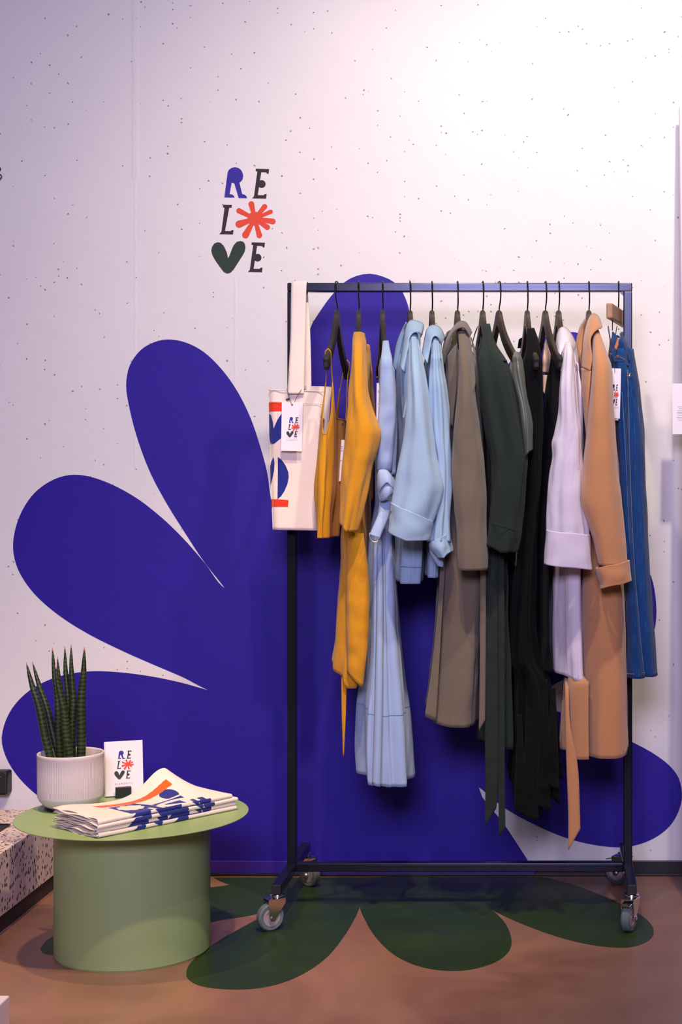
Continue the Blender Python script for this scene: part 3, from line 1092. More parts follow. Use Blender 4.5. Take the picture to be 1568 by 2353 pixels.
ribbon('belt_tie', g, M['yellow_linen'], [(785, 1440, -0.135), (785, 1560, -0.145), (786, 1640, -0.150), (788, 1700, -0.150), (789, 1736, -0.150)],
       [(797, 1440, -0.137), (797, 1560, -0.147), (795, 1640, -0.152), (792, 1700, -0.152), (790, 1737, -0.150)], bulge=0.002)

# 3 long pale blue dress with knotted belt
g = garment('maxi_dress', 'long pale blue sleeveless dress with a knotted belt and metal ring', 'dress', 886, 1812)
dress = cloth_tube('body', g, M['blue_twill'], [(786, 872, 897, 0.0, 0.15), (830, 871, 903, 0.0, 0.175), (900, 872, 911, 0.0, 0.18), (960, 871, 914, 0.0, 0.178), (1040, 867, 915, 0.0, 0.175), (1090, 866, 912, 0.0, 0.165), (1150, 867, 906, 0.0, 0.155),
                                    (1200, 860, 898, 0.0, 0.15), (1260, 853, 903, 0.0, 0.155), (1330, 851, 908, 0.0, 0.16), (1420, 850, 912, 0.0, 0.165), (1500, 846, 919, 0.0, 0.168), (1580, 837, 928, 0.0, 0.17),
                                    (1645, 829, 935, 0.0, 0.172), (1720, 827, 939, 0.0, 0.172), (1810, 829, 943, 0.0, 0.172)],
           yaw=-0.12, thin=0.4, ramp=50, folds=[(6, 0.002, 0.012, 0.2, 0.4), (13, 0.0022, 0.005, 2.2, -0.3), (22, 0.001, 0.001, 1.0, 0.5)], sq=0.8, shoulder=30, hem=lambda a: -16 * max(0, -math.cos(a)), wr=0.002, seed=4, n=160, m=110)
ribbon('shoulder_panel', g, M['blue_twill'], [(880, 784, -0.125), (878, 806, -0.18), (876, 824, -0.228), (874, 850, -0.232), (871, 920, -0.228), (867, 1010, -0.215), (867, 1085, -0.19)], [(893, 783, -0.12), (897, 806, -0.175), (901, 824, -0.222), (903, 850, -0.226), (909, 920, -0.222), (907, 1000, -0.21), (900, 1085, -0.19)], bulge=0.008, wr=0.005)
ribbon('side_panel', g, M['blue_twill'], [(900, 835, -0.20), (903, 900, -0.205), (902, 1000, -0.20), (896, 1090, -0.18)], [(907, 850, -0.17), (911, 920, -0.18), (914, 1000, -0.18), (910, 1090, -0.17)], bulge=0.006, wr=0.004)
ring_seam(g, dress, 160, 110, 0.835, M['denim_seam'], 0.0006)
# knot of the belt
ribbon('belt_bow', g, M['blue_twill'], [(868, 1092, -0.22), (873, 1080, -0.235), (888, 1080, -0.235), (902, 1095, -0.225), (912, 1112, -0.215)], [(869, 1140, -0.215), (878, 1120, -0.245), (890, 1110, -0.25), (902, 1122, -0.24), (910, 1130, -0.22)], bulge=0.006, wr=0.004)
ribbon('belt_bow', g, M['blue_twill'], [(870, 1130, -0.215), (882, 1108, -0.235), (897, 1112, -0.24), (908, 1122, -0.225)], [(873, 1152, -0.22), (884, 1150, -0.24), (896, 1140, -0.242), (905, 1132, -0.23)], bulge=0.005, wr=0.004)
ribbon('belt', g, M['blue_twill'], [(876, 1148, -0.20), (872, 1175, -0.22), (858, 1210, -0.235), (850, 1228, -0.24)], [(901, 1150, -0.20), (896, 1180, -0.215), (882, 1215, -0.235), (874, 1236, -0.24)], bulge=0.006, wr=0.003)
tube_path('metal_ring', [P(849, 1224, -0.24), P(851, 1236, -0.243), P(859, 1245, -0.245), P(868, 1243, -0.244), P(872, 1235, -0.243)], 0.0014, M['chrome'], g, 8, 24)
ribbon('pleat', g, M['blue_twill'], [(867, 1240, -0.150), (866, 1400, -0.176), (863, 1560, -0.185), (861, 1640, -0.187), (856, 1802, -0.187)],
       [(880, 1240, -0.150), (881, 1400, -0.178), (880, 1560, -0.188), (879, 1640, -0.190), (875, 1808, -0.190)], bulge=0.008, n=70)

# 4 and 5 light blue shirts
g = garment('shirt', 'light blue shirt in front with big pointed collar and wide turned cuff', 'shirt', 950, 1343)
cloth_tube('body', g, M['blue_shirt'], [(768, 925, 962, 0.0, 0.15), (830, 912, 964, 0.0, 0.18), (900, 914, 966, 0.0, 0.175), (1000, 917, 968, 0.0, 0.17), (1150, 914, 970, 0.0, 0.165), (1240, 912, 972, 0.0, 0.16), (1342, 911, 968, 0.0, 0.16)],
           yaw=-0.14, thin=0.4, ramp=50, folds=[(6, 0.002, 0.006, 0.9, 0.4), (12, 0.001, 0.003, 0.2, 0.5)], sq=0.8, shoulder=45, wr=0.003, seed=5, n=96)
cloth_tube('sleeve', g, M['blue_shirt'], [(763, 943, 960, -0.09, 0.03), (795, 941, 966, -0.15, 0.045), (830, 939, 972, -0.205, 0.05), (870, 938, 979, -0.24, 0.05), (915, 937, 985, -0.255, 0.05), (960, 935, 990, -0.26, 0.05), (1010, 929, 997, -0.262, 0.05),
                                      (1050, 921, 1003, -0.264, 0.05), (1090, 913, 1012, -0.266, 0.05), (1120, 908, 1017, -0.266, 0.05), (1145, 904, 1013, -0.266, 0.05), (1172, 900, 1004, -0.266, 0.05), (1200, 897, 993, -0.266, 0.046)],
           folds=[(4, 0.002, 0.004, 0.1, 0.9), (7, 0.0008, 0.0015, 1.6, -0.6)], hem=lambda a: -24 * max(0, -math.cos(a)), wr=0.003, seed=6, n=96)
cloth_tube('cuff', g, M['blue_shirt'], [(1176, 897, 1002, -0.266, 0.054), (1200, 894, 995, -0.266, 0.054), (1225, 891, 990, -0.266, 0.052), (1243, 890, 984, -0.266, 0.05)],
           folds=[(3, 0.002, 0.003, 0.6, 0.4)], top=lambda a: 24 * math.cos(a) * 0.9, hem=lambda a: -20 * max(0, -math.cos(a)), wr=0.002, seed=7, n=96, m=30, th=0.004)
ribbon('collar', g, M['blue_shirt'], [(931, 857, -0.175), (939, 800, -0.165), (942, 776, -0.155), (950, 765, -0.15), (960, 763, -0.15), (967, 768, -0.13), (968, 775, -0.10)],
       [(920, 843, -0.165), (929, 778, -0.115), (935, 748, -0.075), (945, 736, -0.05), (960, 738, -0.045), (973, 745, -0.04), (970, 770, -0.05)], bulge=0.012, th=0.003)
ribbon('collar', g, M['blue_shirt'], [(912, 853, 0.03), (922, 800, 0.05), (930, 762, 0.06), (936, 745, 0.03)], [(904, 840, 0.05), (912, 790, 0.07), (925, 757, 0.08), (934, 740, 0.05)], bulge=0.01, th=0.003)
ribbon('collar_stand', g, M['blue_shirt'], [(916, 850, -0.03), (924, 795, 0.0), (934, 758, 0.01), (946, 742, 0.01)], [(958, 850, -0.03), (966, 800, 0.0), (967, 770, 0.0), (962, 744, 0.0)], bulge=0.004)
ribbon('sleeve_tab', g, M['blue_shirt'], [(934, 915, -0.22), (930, 935, -0.225), (926, 960, -0.225)], [(938, 920, -0.225), (934, 938, -0.23), (929, 960, -0.23)], bulge=0.002)
seam_line(g, M['blue_shirt'], [(911, 1300, -0.15), (925, 1300, -0.162), (945, 1302, -0.166), (968, 1303, -0.155)], 0.0008)
cloth_tube('sleeve', g, M['blue_shirt'], [(810, 938, 958, 0.19, 0.02), (870, 936, 965, 0.22, 0.035), (1000, 930, 975, 0.23, 0.04), (1240, 935, 968, 0.23, 0.035)], folds=[(4, 0.002, 0.004, 0.3, 1.2)], wr=0.003, seed=32, n=48, m=50)

g = garment('shirt', 'second light blue shirt, its narrow sleeve ending just left of the taupe coat', 'shirt', 1000, 1330)
cloth_tube('body', g, M['blue_shirt'], [(780, 978, 1012, 0.01, 0.15), (830, 974, 1016, 0.01, 0.175), (900, 975, 1018, 0.01, 0.172), (1050, 978, 1018, 0.01, 0.165), (1200, 980, 1016, 0.01, 0.16), (1328, 976, 1008, 0.01, 0.155)],
           yaw=-0.12, thin=0.4, ramp=50, folds=[(6, 0.002, 0.006, 1.9, 0.4), (12, 0.001, 0.003, 0.2, 0.5)], sq=0.8, shoulder=45, wr=0.003, seed=8, n=80)
cloth_tube('sleeve', g, M['blue_shirt'], [(773, 993, 1009, -0.10, 0.03), (800, 992, 1014, -0.15, 0.04), (850, 990, 1020, -0.195, 0.042), (890, 988, 1027, -0.212, 0.042), (950, 986, 1032, -0.215, 0.042), (1000, 988, 1034, -0.215, 0.042), (1060, 996, 1037, -0.215, 0.042),
                                      (1120, 999, 1039, -0.215, 0.042), (1160, 997, 1036, -0.215, 0.04), (1210, 990, 1034, -0.215, 0.04), (1245, 985, 1035, -0.215, 0.038)],
           folds=[(5, 0.002, 0.005, 2.1, 0.9), (9, 0.002, 0.003, 0.6, -0.6)], wr=0.003, seed=9, n=80)
cloth_tube('cuff', g, M['blue_shirt'], [(1238, 984, 1035, -0.215, 0.042), (1258, 986, 1039, -0.215, 0.044), (1282, 1006, 1041, -0.215, 0.04)],
           folds=[(3, 0.002, 0.003, 0.6, 0.4)], hem=lambda a: -14 * max(0, math.cos(a)), top=lambda a: 12 * -math.cos(a), wr=0.003, seed=10, n=64, m=24, th=0.004)
ribbon('lower_cuff_flap', g, M['blue_shirt'], [(987, 1255, -0.2), (990, 1272, -0.205), (1000, 1290, -0.205), (1006, 1300, -0.2)], [(1015, 1270, -0.2), (1017, 1280, -0.205), (1019, 1292, -0.205), (1019, 1303, -0.2)], bulge=0.005)
ribbon('collar_stand', g, M['blue_shirt'], [(976, 838, -0.03), (978, 795, 0.0), (985, 765, 0.01), (993, 753, 0.01)], [(1014, 840, -0.03), (1016, 800, 0.0), (1013, 770, 0.0), (1008, 754, 0.0)], bulge=0.004)
ribbon('collar', g, M['blue_shirt'], [(983, 836, -0.185), (990, 795, -0.17), (993, 780, -0.16), (999, 772, -0.152), (1006, 774, -0.15), (1011, 783, -0.14), (1014, 793, -0.12)],
       [(971, 812, -0.15), (976, 780, -0.11), (982, 757, -0.08), (992, 748, -0.05), (1004, 748, -0.045), (1015, 757, -0.05), (1022, 778, -0.06)], bulge=0.012, th=0.003)
ribbon('collar', g, M['blue_shirt'], [(1014, 790, 0.0), (1020, 778, 0.03), (1024, 770, 0.05)], [(1016, 775, 0.02), (1022, 768, 0.05), (1027, 777, 0.08)], bulge=0.006, th=0.003)

# 6 taupe trench coat
g = garment('trench_coat', 'long taupe trench coat with one straight sleeve and a pale belt end', 'coat', 1045, 1675)
cloth_tube('body', g, M['taupe'], [(764, 1024, 1082, 0.0, 0.14), (830, 1018, 1096, 0.0, 0.18), (900, 1020, 1106, 0.0, 0.185), (1000, 1022, 1112, 0.0, 0.18), (1150, 1022, 1116, 0.0, 0.175), (1310, 1010, 1113, 0.0, 0.17), (1400, 1005, 1112, 0.0, 0.17),
                                   (1480, 998, 1108, 0.0, 0.172), (1560, 989, 1103, 0.0, 0.174), (1672, 976, 1098, 0.0, 0.175)],
           yaw=-0.12, thin=0.6, ramp=40, folds=[(5, 0.001, 0.006, 0.9, 0.2), (9, 0.001, 0.002, 0.2, 0.5)], sq=0.72, shoulder=40, hem=lambda a: -24 * max(0, -math.cos(a)) ** 2, wr=0.003, seed=11, n=110, m=100)
ribbon('front_edge', g, M['taupe'], [(1016, 1240, -0.120), (1011, 1330, -0.146), (1002, 1450, -0.158), (990, 1560, -0.163), (977, 1646, -0.165)], [(1026, 1240, -0.130), (1021, 1330, -0.164), (1014, 1450, -0.176), (1008, 1560, -0.180), (1002, 1656, -0.182)], bulge=0.004)
cloth_tube('sleeve', g, M['taupe'], [(758, 1052, 1072, -0.09, 0.03), (790, 1053, 1078, -0.15, 0.042), (840, 1055, 1085, -0.205, 0.05), (880, 1053, 1090, -0.225, 0.05), (920, 1050, 1094, -0.235, 0.05), (980, 1043, 1101, -0.24, 0.048), (1050, 1039, 1110, -0.24, 0.048),
                                     (1100, 1038, 1114, -0.24, 0.047), (1160, 1041, 1117, -0.24, 0.046), (1220, 1047, 1117, -0.24, 0.045), (1270, 1051, 1117, -0.24, 0.044), (1311, 1053, 1117, -0.24, 0.043)],
           folds=[(3, 0.001, 0.003, 0.1, 0.9), (7, 0.0006, 0.0015, 1.6, -0.6)], sq=0.8, wr=0.0035, seed=12, n=96)
ribbon('collar_stand', g, M['taupe'], [(1019, 842, -0.03), (1026, 790, 0.0), (1040, 759, 0.01), (1055, 744, 0.01)], [(1078, 842, -0.03), (1082, 795, 0.0), (1078, 765, 0.0), (1070, 746, 0.0)], bulge=0.004)
ribbon('storm_flap', g, M['taupe'], [(1066, 765, -0.10), (1060, 830, -0.22), (1058, 900, -0.268), (1052, 960, -0.275)], [(1080, 765, -0.08), (1088, 830, -0.19), (1093, 880, -0.245), (1086, 910, -0.262)], bulge=0.004, wr=0.004)
ribbon('back_yoke', g, M['taupe'], [(1083, 775, -0.02), (1092, 830, -0.10), (1100, 920, -0.13), (1106, 1010, -0.14)], [(1084, 776, 0.05), (1100, 830, 0.02), (1110, 920, -0.02), (1114, 1010, -0.05)], bulge=0.01, wr=0.01)
ribbon('collar', g, M['taupe'], [(1022, 838, -0.13), (1030, 795, -0.15), (1040, 768, -0.155), (1053, 755, -0.155), (1066, 753, -0.15), (1074, 765, -0.13), (1079, 778, -0.10)],
       [(1014, 830, -0.10), (1024, 785, -0.10), (1040, 755, -0.08), (1056, 739, -0.055), (1070, 740, -0.05), (1080, 754, -0.05), (1085, 764, -0.04)], bulge=0.010, th=0.003)
ribbon('collar', g, M['taupe'], [(1016, 830, 0.05), (1020, 790, 0.07), (1030, 765, 0.06)], [(1022, 778, 0.07), (1028, 764, 0.09), (1042, 756, 0.06)], bulge=0.006, th=0.003)
ribbon('lapel', g, M['taupe'], [(1028, 820, -0.145), (1030, 880, -0.165), (1026, 960, -0.17)], [(1050, 790, -0.165), (1050, 880, -0.185), (1040, 980, -0.19)], bulge=0.006, wr=0.004)
ribbon('belt_end', g, M['taupe'], [(1105, 1300, -0.19), (1104, 1400, -0.196), (1103, 1560, -0.197), (1101, 1679, -0.197)], [(1117, 1300, -0.192), (1117, 1400, -0.197), (1116, 1560, -0.198), (1115, 1655, -0.198)], bulge=0.002)
cloth_tube('sleeve', g, M['taupe'], [(800, 1060, 1084, 0.20, 0.03), (900, 1062, 1094, 0.225, 0.035), (1310, 1060, 1090, 0.225, 0.035)], folds=[(4, 0.002, 0.003, 0.3, 1.2)], wr=0.003, seed=33, n=48, m=50)

# 7 dark green dress
g = garment('wrap_dress', 'dark green long-sleeved dress with two sash ends hanging low', 'dress', 1145, 1728)
cloth_tube('body', g, M['green_twill'], [(762, 1093, 1130, 0.01, 0.14), (830, 1088, 1150, 0.01, 0.18), (900, 1096, 1168, 0.01, 0.18), (1000, 1110, 1180, 0.01, 0.175), (1150, 1118, 1180, 0.01, 0.17), (1280, 1118, 1164, 0.01, 0.16), (1400, 1118, 1164, 0.01, 0.16),
                                   (1560, 1112, 1172, 0.01, 0.16), (1726, 1099, 1178, 0.01, 0.16)],
           yaw=-0.14, thin=0.4, ramp=50, folds=[(6, 0.002, 0.008, 0.9, 0.2), (12, 0.001, 0.003, 0.2, 0.5)], sq=0.8, shoulder=55, hem=lambda a: -5 + 6 * math.cos(a), wr=0.003, seed=13, n=110, m=100)
cloth_tube('sleeve', g, M['green_twill'], [(744, 1113, 1126, -0.06, 0.02), (765, 1110, 1130, -0.10, 0.03), (795, 1105, 1143, -0.155, 0.042), (830, 1100, 1165, -0.205, 0.045), (870, 1101, 1177, -0.222, 0.046), (910, 1104, 1185, -0.226, 0.046), (950, 1110, 1193, -0.228, 0.046),
                                     (1000, 1118, 1203, -0.228, 0.046), (1060, 1130, 1210, -0.228, 0.046), (1120, 1132, 1205, -0.228, 0.045), (1180, 1128, 1199, -0.228, 0.043), (1230, 1122, 1194, -0.228, 0.042), (1270, 1119, 1184, -0.228, 0.04)],
           folds=[(5, 0.003, 0.005, 0.4, 0.6), (9, 0.0012, 0.002, 1.6, -0.6)], sq=0.85, hem=lambda a: -18 * max(0, -math.cos(a)), wr=0.003, seed=14, n=96)
seam_line(g, M['green_twill'], [(1127, 1203, -0.255), (1145, 1206, -0.276), (1170, 1214, -0.276), (1192, 1222, -0.255)], 0.0010)
ribbon('shoulder_yoke', g, M['green_twill'], [(1113, 746, -0.06), (1120, 780, -0.14), (1130, 806, -0.19), (1148, 830, -0.235)], [(1126, 744, -0.05), (1134, 775, -0.13), (1148, 806, -0.18), (1166, 830, -0.22)], bulge=0.006)
ribbon('neckband', g, M['green_twill'], [(1084, 800, 0.09), (1090, 775, 0.08), (1097, 755, 0.06)], [(1086, 790, 0.11), (1091, 768, 0.10), (1098, 750, 0.08)], bulge=0.004)
ribbon('sash', g, M['green_twill'], [(1124, 1190, -0.145), (1117, 1300, -0.172), (1115, 1450, -0.185), (1115, 1650, -0.19), (1116, 1800, -0.192), (1115, 1898, -0.192)], [(1150, 1190, -0.145), (1146, 1300, -0.172), (1147, 1450, -0.185), (1148, 1650, -0.19), (1148, 1780, -0.192), (1141, 1857, -0.192)], bulge=0.004, wr=0.003, n=70)
ribbon('sash', g, M['green_twill'], [(1150, 1190, -0.15), (1147, 1300, -0.180), (1147, 1450, -0.195), (1148, 1650, -0.20), (1147, 1830, -0.202), (1147, 1922, -0.202)], [(1162, 1190, -0.155), (1159, 1300, -0.185), (1160, 1450, -0.20), (1160, 1650, -0.205), (1161, 1830, -0.207), (1162, 1903, -0.207)], bulge=0.003, wr=0.003, n=70)

# 8 green satin short sleeve
g = garment('satin_blouse', 'grey green satin blouse with a short shiny sleeve beside the black dress', 'blouse', 1195, 1300)
cloth_tube('body', g, M['green_satin'], [(800, 1166, 1192, 0.03, 0.14), (900, 1174, 1198, 0.03, 0.15), (1050, 1180, 1198, 0.03, 0.15), (1300, 1170, 1184, 0.03, 0.15)], yaw=-0.1, folds=[(5, 0.002, 0.006, 0.5, 0.2)], shoulder=30, wr=0.003, seed=15, n=72, m=60)
cloth_tube('sleeve', g, M['green_satin'], [(808, 1182, 1192, -0.17, 0.016), (822, 1178, 1199, -0.19, 0.03), (850, 1177, 1204, -0.205, 0.038), (890, 1184, 1209, -0.21, 0.04), (920, 1191, 1214, -0.212, 0.04), (950, 1196, 1220, -0.212, 0.04), (980, 1200, 1223, -0.212, 0.04), (1042, 1204, 1223, -0.212, 0.036)],
           folds=[(5, 0.003, 0.003, 0.4, 1.6), (8, 0.001, 0.002, 1.0, -1.0)], hem=lambda a: 8 * -math.cos(a), wr=0.003, seed=16, n=80)

# 9 long black dress
g = garment('slip_dress', 'long black dress with a ruffled uneven hem, hanging lowest of the dark clothes', 'dress', 1228, 1880)
cloth_tube('body', g, M['black_cloth'], [(758, 1203, 1226, 0.01, 0.13), (800, 1196, 1238, 0.01, 0.17), (850, 1195, 1244, 0.01, 0.18), (950, 1197, 1246, 0.01, 0.18), (1100, 1196, 1240, 0.01, 0.178), (1250, 1182, 1230, 0.01, 0.176), (1400, 1168, 1226, 0.01, 0.175), (1530, 1165, 1240, 0.01, 0.175), (1560, 1180, 1256, 0.01, 0.175),
                                    (1700, 1180, 1277, 0.01, 0.178), (1815, 1173, 1285, 0.01, 0.18)],
           yaw=-0.1, folds=[(7, 0.002, 0.010, 0.9, 0.2), (15, 0.001, 0.005, 0.2, 0.5)], sq=0.85, shoulder=50, hem=lambda a: 40 * max(0, -math.sin(a)) + 14 * math.sin(7 * a), wr=0.003, seed=17, n=144, m=110)
for q, (u0, u1, va, vb) in enumerate(((1182, 1208, 1640, 1872), (1202, 1238, 1600, 1884), (1234, 1266, 1560, 1862), (1258, 1284, 1580, 1812))):
    ribbon('ruffle', g, M['black_cloth'], [(u0 + 8, va, -0.14), (u0 + 3, (va + vb) / 2, -0.176), (u0, vb - 12, -0.19)], [(u1 - 8, va, -0.14), (u1 - 2, (va + vb) / 2, -0.178), (u1, vb, -0.192)], bulge=0.014, wr=0.006, n=50)
ribbon('shoulder_strap', g, M['black_cloth'], [(1211, 756, -0.06), (1210, 790, -0.13), (1208, 830, -0.175), (1206, 900, -0.172), (1204, 1000, -0.15)], [(1228, 754, -0.05), (1240, 790, -0.13), (1246, 830, -0.172), (1246, 900, -0.168), (1242, 1000, -0.15)], bulge=0.012, wr=0.003)
ribbon('shoulder_strap', g, M['black_cloth'], [(1190, 800, 0.12), (1193, 780, 0.10)], [(1204, 800, 0.12), (1200, 776, 0.10)], bulge=0.004, n=10)

# 10 black top with cream lining
g = garment('draped_blouse', 'black top hanging open over a small cream satin lining, between black dress and lilac dress', 'top', 1265, 1545)
cloth_tube('body', g, M['black_cloth'], [(812, 1254, 1284, 0.02, 0.14), (880, 1250, 1288, 0.02, 0.178), (1000, 1248, 1284, 0.02, 0.18), (1100, 1242, 1270, 0.02, 0.178), (1250, 1232, 1256, 0.02, 0.175), (1400, 1228, 1258, 0.02, 0.175), (1545, 1222, 1268, 0.02, 0.172)],
           yaw=-0.14, folds=[(6, 0.002, 0.006, 0.9, 0.2), (12, 0.001, 0.003, 0.2, 0.5)], sq=0.85, shoulder=40, wr=0.003, seed=18, n=110, m=90)
ribbon('cream_lining', g, M['cream_lining'], [(1252, 792, -0.02), (1248, 820, -0.05), (1246, 855, -0.06)], [(1256, 780, 0.02), (1266, 815, -0.02), (1262, 858, -0.03)], bulge=0.02, wr=0.012, label='cream satin lining')
ribbon('facing', g, M['cream_lining'], [(1248, 862, -0.10), (1249, 900, -0.12)], [(1258, 862, -0.10), (1252, 905, -0.12)], bulge=0.004, n=12)

# 11 lilac white shirt dress
g = garment('shirt_coat', 'lilac white cotton shirt dress with raised collar and wide flat cuff', 'dress', 1302, 1566)
lilac = cloth_tube('body', g, M['lilac_cotton'], [(800, 1284, 1324, 0.01, 0.13), (840, 1282, 1334, 0.01, 0.17), (900, 1282, 1338, 0.01, 0.178), (1000, 1284, 1340, 0.01, 0.178), (1100, 1276, 1340, 0.01, 0.175), (1250, 1258, 1338, 0.01, 0.172), (1310, 1256, 1336, 0.01, 0.17), (1400, 1257, 1338, 0.01, 0.17),
                                    (1480, 1258, 1341, 0.01, 0.17), (1560, 1259, 1344, 0.01, 0.17)],
           yaw=-0.15, folds=[(5, 0.002, 0.008, 1.9, 0.1), (9, 0.001, 0.003, 0.2, 0.5)], sq=0.75, shoulder=35, hem=lambda a: 3 + 13 * math.cos(a), wr=0.002, seed=19, n=110, m=100)
cloth_tube('sleeve', g, M['lilac_cotton'], [(785, 1297, 1312, -0.13, 0.035), (812, 1293, 1319, -0.185, 0.048), (850, 1291, 1322, -0.205, 0.045), (900, 1287, 1326, -0.222, 0.045), (960, 1283, 1331, -0.225, 0.045), (1000, 1277, 1335, -0.226, 0.046), (1018, 1272, 1336, -0.226, 0.046), (1045, 1273, 1337, -0.226, 0.046),
                                     (1090, 1266, 1340, -0.226, 0.045), (1150, 1261, 1343, -0.226, 0.044), (1200, 1260, 1349, -0.226, 0.041), (1236, 1260, 1352, -0.226, 0.036)],
           folds=[(4, 0.002, 0.003, 0.1, 0.9), (8, 0.001, 0.002, 1.6, -0.6)], sq=0.8, wr=0.004, seed=20, n=96)
cloth_tube('cuff', g, M['lilac_cotton'], [(1224, 1256, 1356, -0.226, 0.047), (1260, 1252, 1358, -0.226, 0.046), (1310, 1247, 1360, -0.226, 0.042)],
           folds=[(3, 0.0003, 0.002, 0.1, 0.3)], sq=0.7, top=lambda a: 6 * math.cos(a), hem=lambda a: -6 + 7 * math.cos(a), wr=0.003, seed=21, n=72, m=30, th=0.003)
seam_line(g, M['lilac_cotton'], [(1321, 845, -0.232), (1325, 900, -0.255), (1328, 960, -0.262), (1330, 1080, -0.262)], 0.0008)
ribbon('collar', g, M['lilac_cotton'], [(1289, 828, -0.19), (1291, 810, -0.175), (1299, 798, -0.16), (1307, 796, -0.155), (1314, 800, -0.14), (1318, 812, -0.12)],
       [(1277, 790, -0.08), (1281, 765, -0.055), (1290, 750, -0.04), (1301, 753, -0.035), (1315, 770, -0.035), (1324, 788, -0.04)], bulge=0.02, th=0.003, wr=0.003)
ribbon('back_panel', g, M['lilac_cotton'], [(1316, 775, -0.03), (1322, 830, -0.13), (1331, 920, -0.165), (1336, 1030, -0.17)], [(1325, 790, 0.02), (1333, 840, -0.06), (1339, 930, -0.10), (1343, 1040, -0.12)], bulge=0.012, wr=0.012)
for deg in (245, 275, 292):
    side_seam(g, lilac, 110, 100, deg, 0.6, 0.99, M['lilac_cotton'], 0.0007)
cloth_tube('sleeve', g, M['lilac_cotton'], [(830, 1318, 1334, 0.20, 0.02), (900, 1316, 1338, 0.225, 0.035), (1250, 1312, 1336, 0.225, 0.035)], folds=[(4, 0.002, 0.003, 0.3, 1.2)], wr=0.003, seed=34, n=48, m=50)

# 12 camel coat
g = garment('wool_coat', 'camel brown wool coat with broad collar, turned-up cuff and hanging belt', 'coat', 1375, 1745)
camel_body = cloth_tube('body', g, M['camel'], [(775, 1338, 1380, 0.01, 0.13), (830, 1332, 1404, 0.01, 0.18), (900, 1332, 1412, 0.01, 0.185), (1000, 1336, 1418, 0.01, 0.185), (1150, 1332, 1430, 0.0, 0.178), (1310, 1328, 1434, -0.01, 0.170), (1400, 1328, 1438, -0.01, 0.170), (1480, 1328, 1441, -0.01, 0.170),
                                   (1565, 1328, 1443, -0.01, 0.170), (1745, 1328, 1446, -0.01, 0.170)],
           yaw=-0.08, thin=0.5, ramp=45, folds=[(4, 0.001, 0.004, 0.6, 0.1), (7, 0.0005, 0.002, 0.2, 0.3)], sq=0.62, shoulder=35, hem=lambda a: -2 - 14 * max(0, math.cos(a)) ** 2, wr=0.002, seed=22, n=110, m=100, th=0.003)
ribbon('front_panel', g, M['camel'], [(1322, 1430, -0.10), (1311, 1520, -0.13), (1306, 1572, -0.147), (1308, 1660, -0.15), (1311, 1744, -0.152)], [(1330, 1430, -0.12), (1336, 1540, -0.14), (1352, 1568, -0.176), (1353, 1565, -0.190), (1353, 1660, -0.190), (1354, 1745, -0.190)], bulge=0.006, th=0.003)
ribbon('back_panel', g, M['camel'], [(1310, 1440, -0.05), (1296, 1560, -0.06), (1285, 1720, -0.065)], [(1330, 1440, -0.09), (1316, 1580, -0.10), (1308, 1724, -0.105)], bulge=0.005, th=0.003)
cloth_tube('sleeve', g, M['camel'], [(755, 1366, 1375, -0.09, 0.02), (780, 1363, 1386, -0.14, 0.04), (810, 1362, 1396, -0.185, 0.05), (840, 1361, 1405, -0.215, 0.05), (900, 1357, 1408, -0.235, 0.05), (960, 1351, 1412, -0.24, 0.05), (1020, 1346, 1416, -0.24, 0.05), (1080, 1341, 1420, -0.24, 0.05),
                                     (1140, 1334, 1428, -0.24, 0.05), (1155, 1335, 1429, -0.24, 0.05), (1190, 1345, 1433, -0.24, 0.048), (1240, 1362, 1437, -0.24, 0.046), (1300, 1375, 1441, -0.24, 0.043)],
           folds=[(3, 0.002, 0.003, 0.1, 0.4)], sq=0.8, wr=0.002, seed=23, n=96, th=0.003)
cloth_tube('cuff', g, M['camel'], [(1296, 1367, 1447, -0.24, 0.048), (1320, 1371, 1450, -0.24, 0.049), (1345, 1378, 1452, -0.24, 0.046)],
           folds=[(3, 0.002, 0.002, 0.6, 0.4)], sq=0.7, top=lambda a: -9 * math.cos(a) + 2, hem=lambda a: 10 * max(0, -math.cos(a)) - 9 * max(0, math.cos(a)), wr=0.002, seed=24, n=72, m=30, th=0.006)
ribbon('collar', g, M['camel'], [(1357, 852, -0.21), (1361, 822, -0.205), (1357, 795, -0.19), (1358, 777, -0.175), (1365, 765, -0.165), (1374, 758, -0.15), (1381, 755, -0.13)],
       [(1337, 845, -0.14), (1339, 800, -0.12), (1343, 768, -0.09), (1352, 735, -0.06), (1364, 721, -0.045), (1375, 727, -0.05), (1384, 752, -0.08)], bulge=0.016, th=0.004)
ribbon('lapel', g, M['camel'], [(1337, 846, -0.15), (1338, 900, -0.165), (1344, 960, -0.17), (1350, 1010, -0.18)], [(1358, 852, -0.21), (1356, 890, -0.215), (1352, 950, -0.21), (1350, 1015, -0.20)], bulge=0.01, th=0.004)
ribbon('collar', g, M['camel'], [(1327, 880, 0.02), (1325, 790, 0.04), (1334, 752, 0.04), (1345, 732, 0.02)], [(1340, 860, 0.0), (1338, 800, 0.02), (1343, 760, 0.02), (1350, 738, 0.0)], bulge=0.008, th=0.004)
ribbon('belt', g, M['camel'], [(1298, 1470, -0.02), (1299, 1540, -0.06), (1300, 1580, -0.150), (1301, 1660, -0.17), (1303, 1760, -0.172), (1307, 1870, -0.172), (1307, 1953, -0.172)], [(1305, 1470, -0.02), (1306, 1540, -0.06), (1307, 1580, -0.152), (1310, 1660, -0.172), (1328, 1760, -0.174), (1333, 1870, -0.174), (1334, 1904, -0.174)], bulge=0.003, th=0.004, n=60)
side_seam(g, camel_body, 110, 100, 297, 0.55, 0.99, M['camel'], 0.0009)

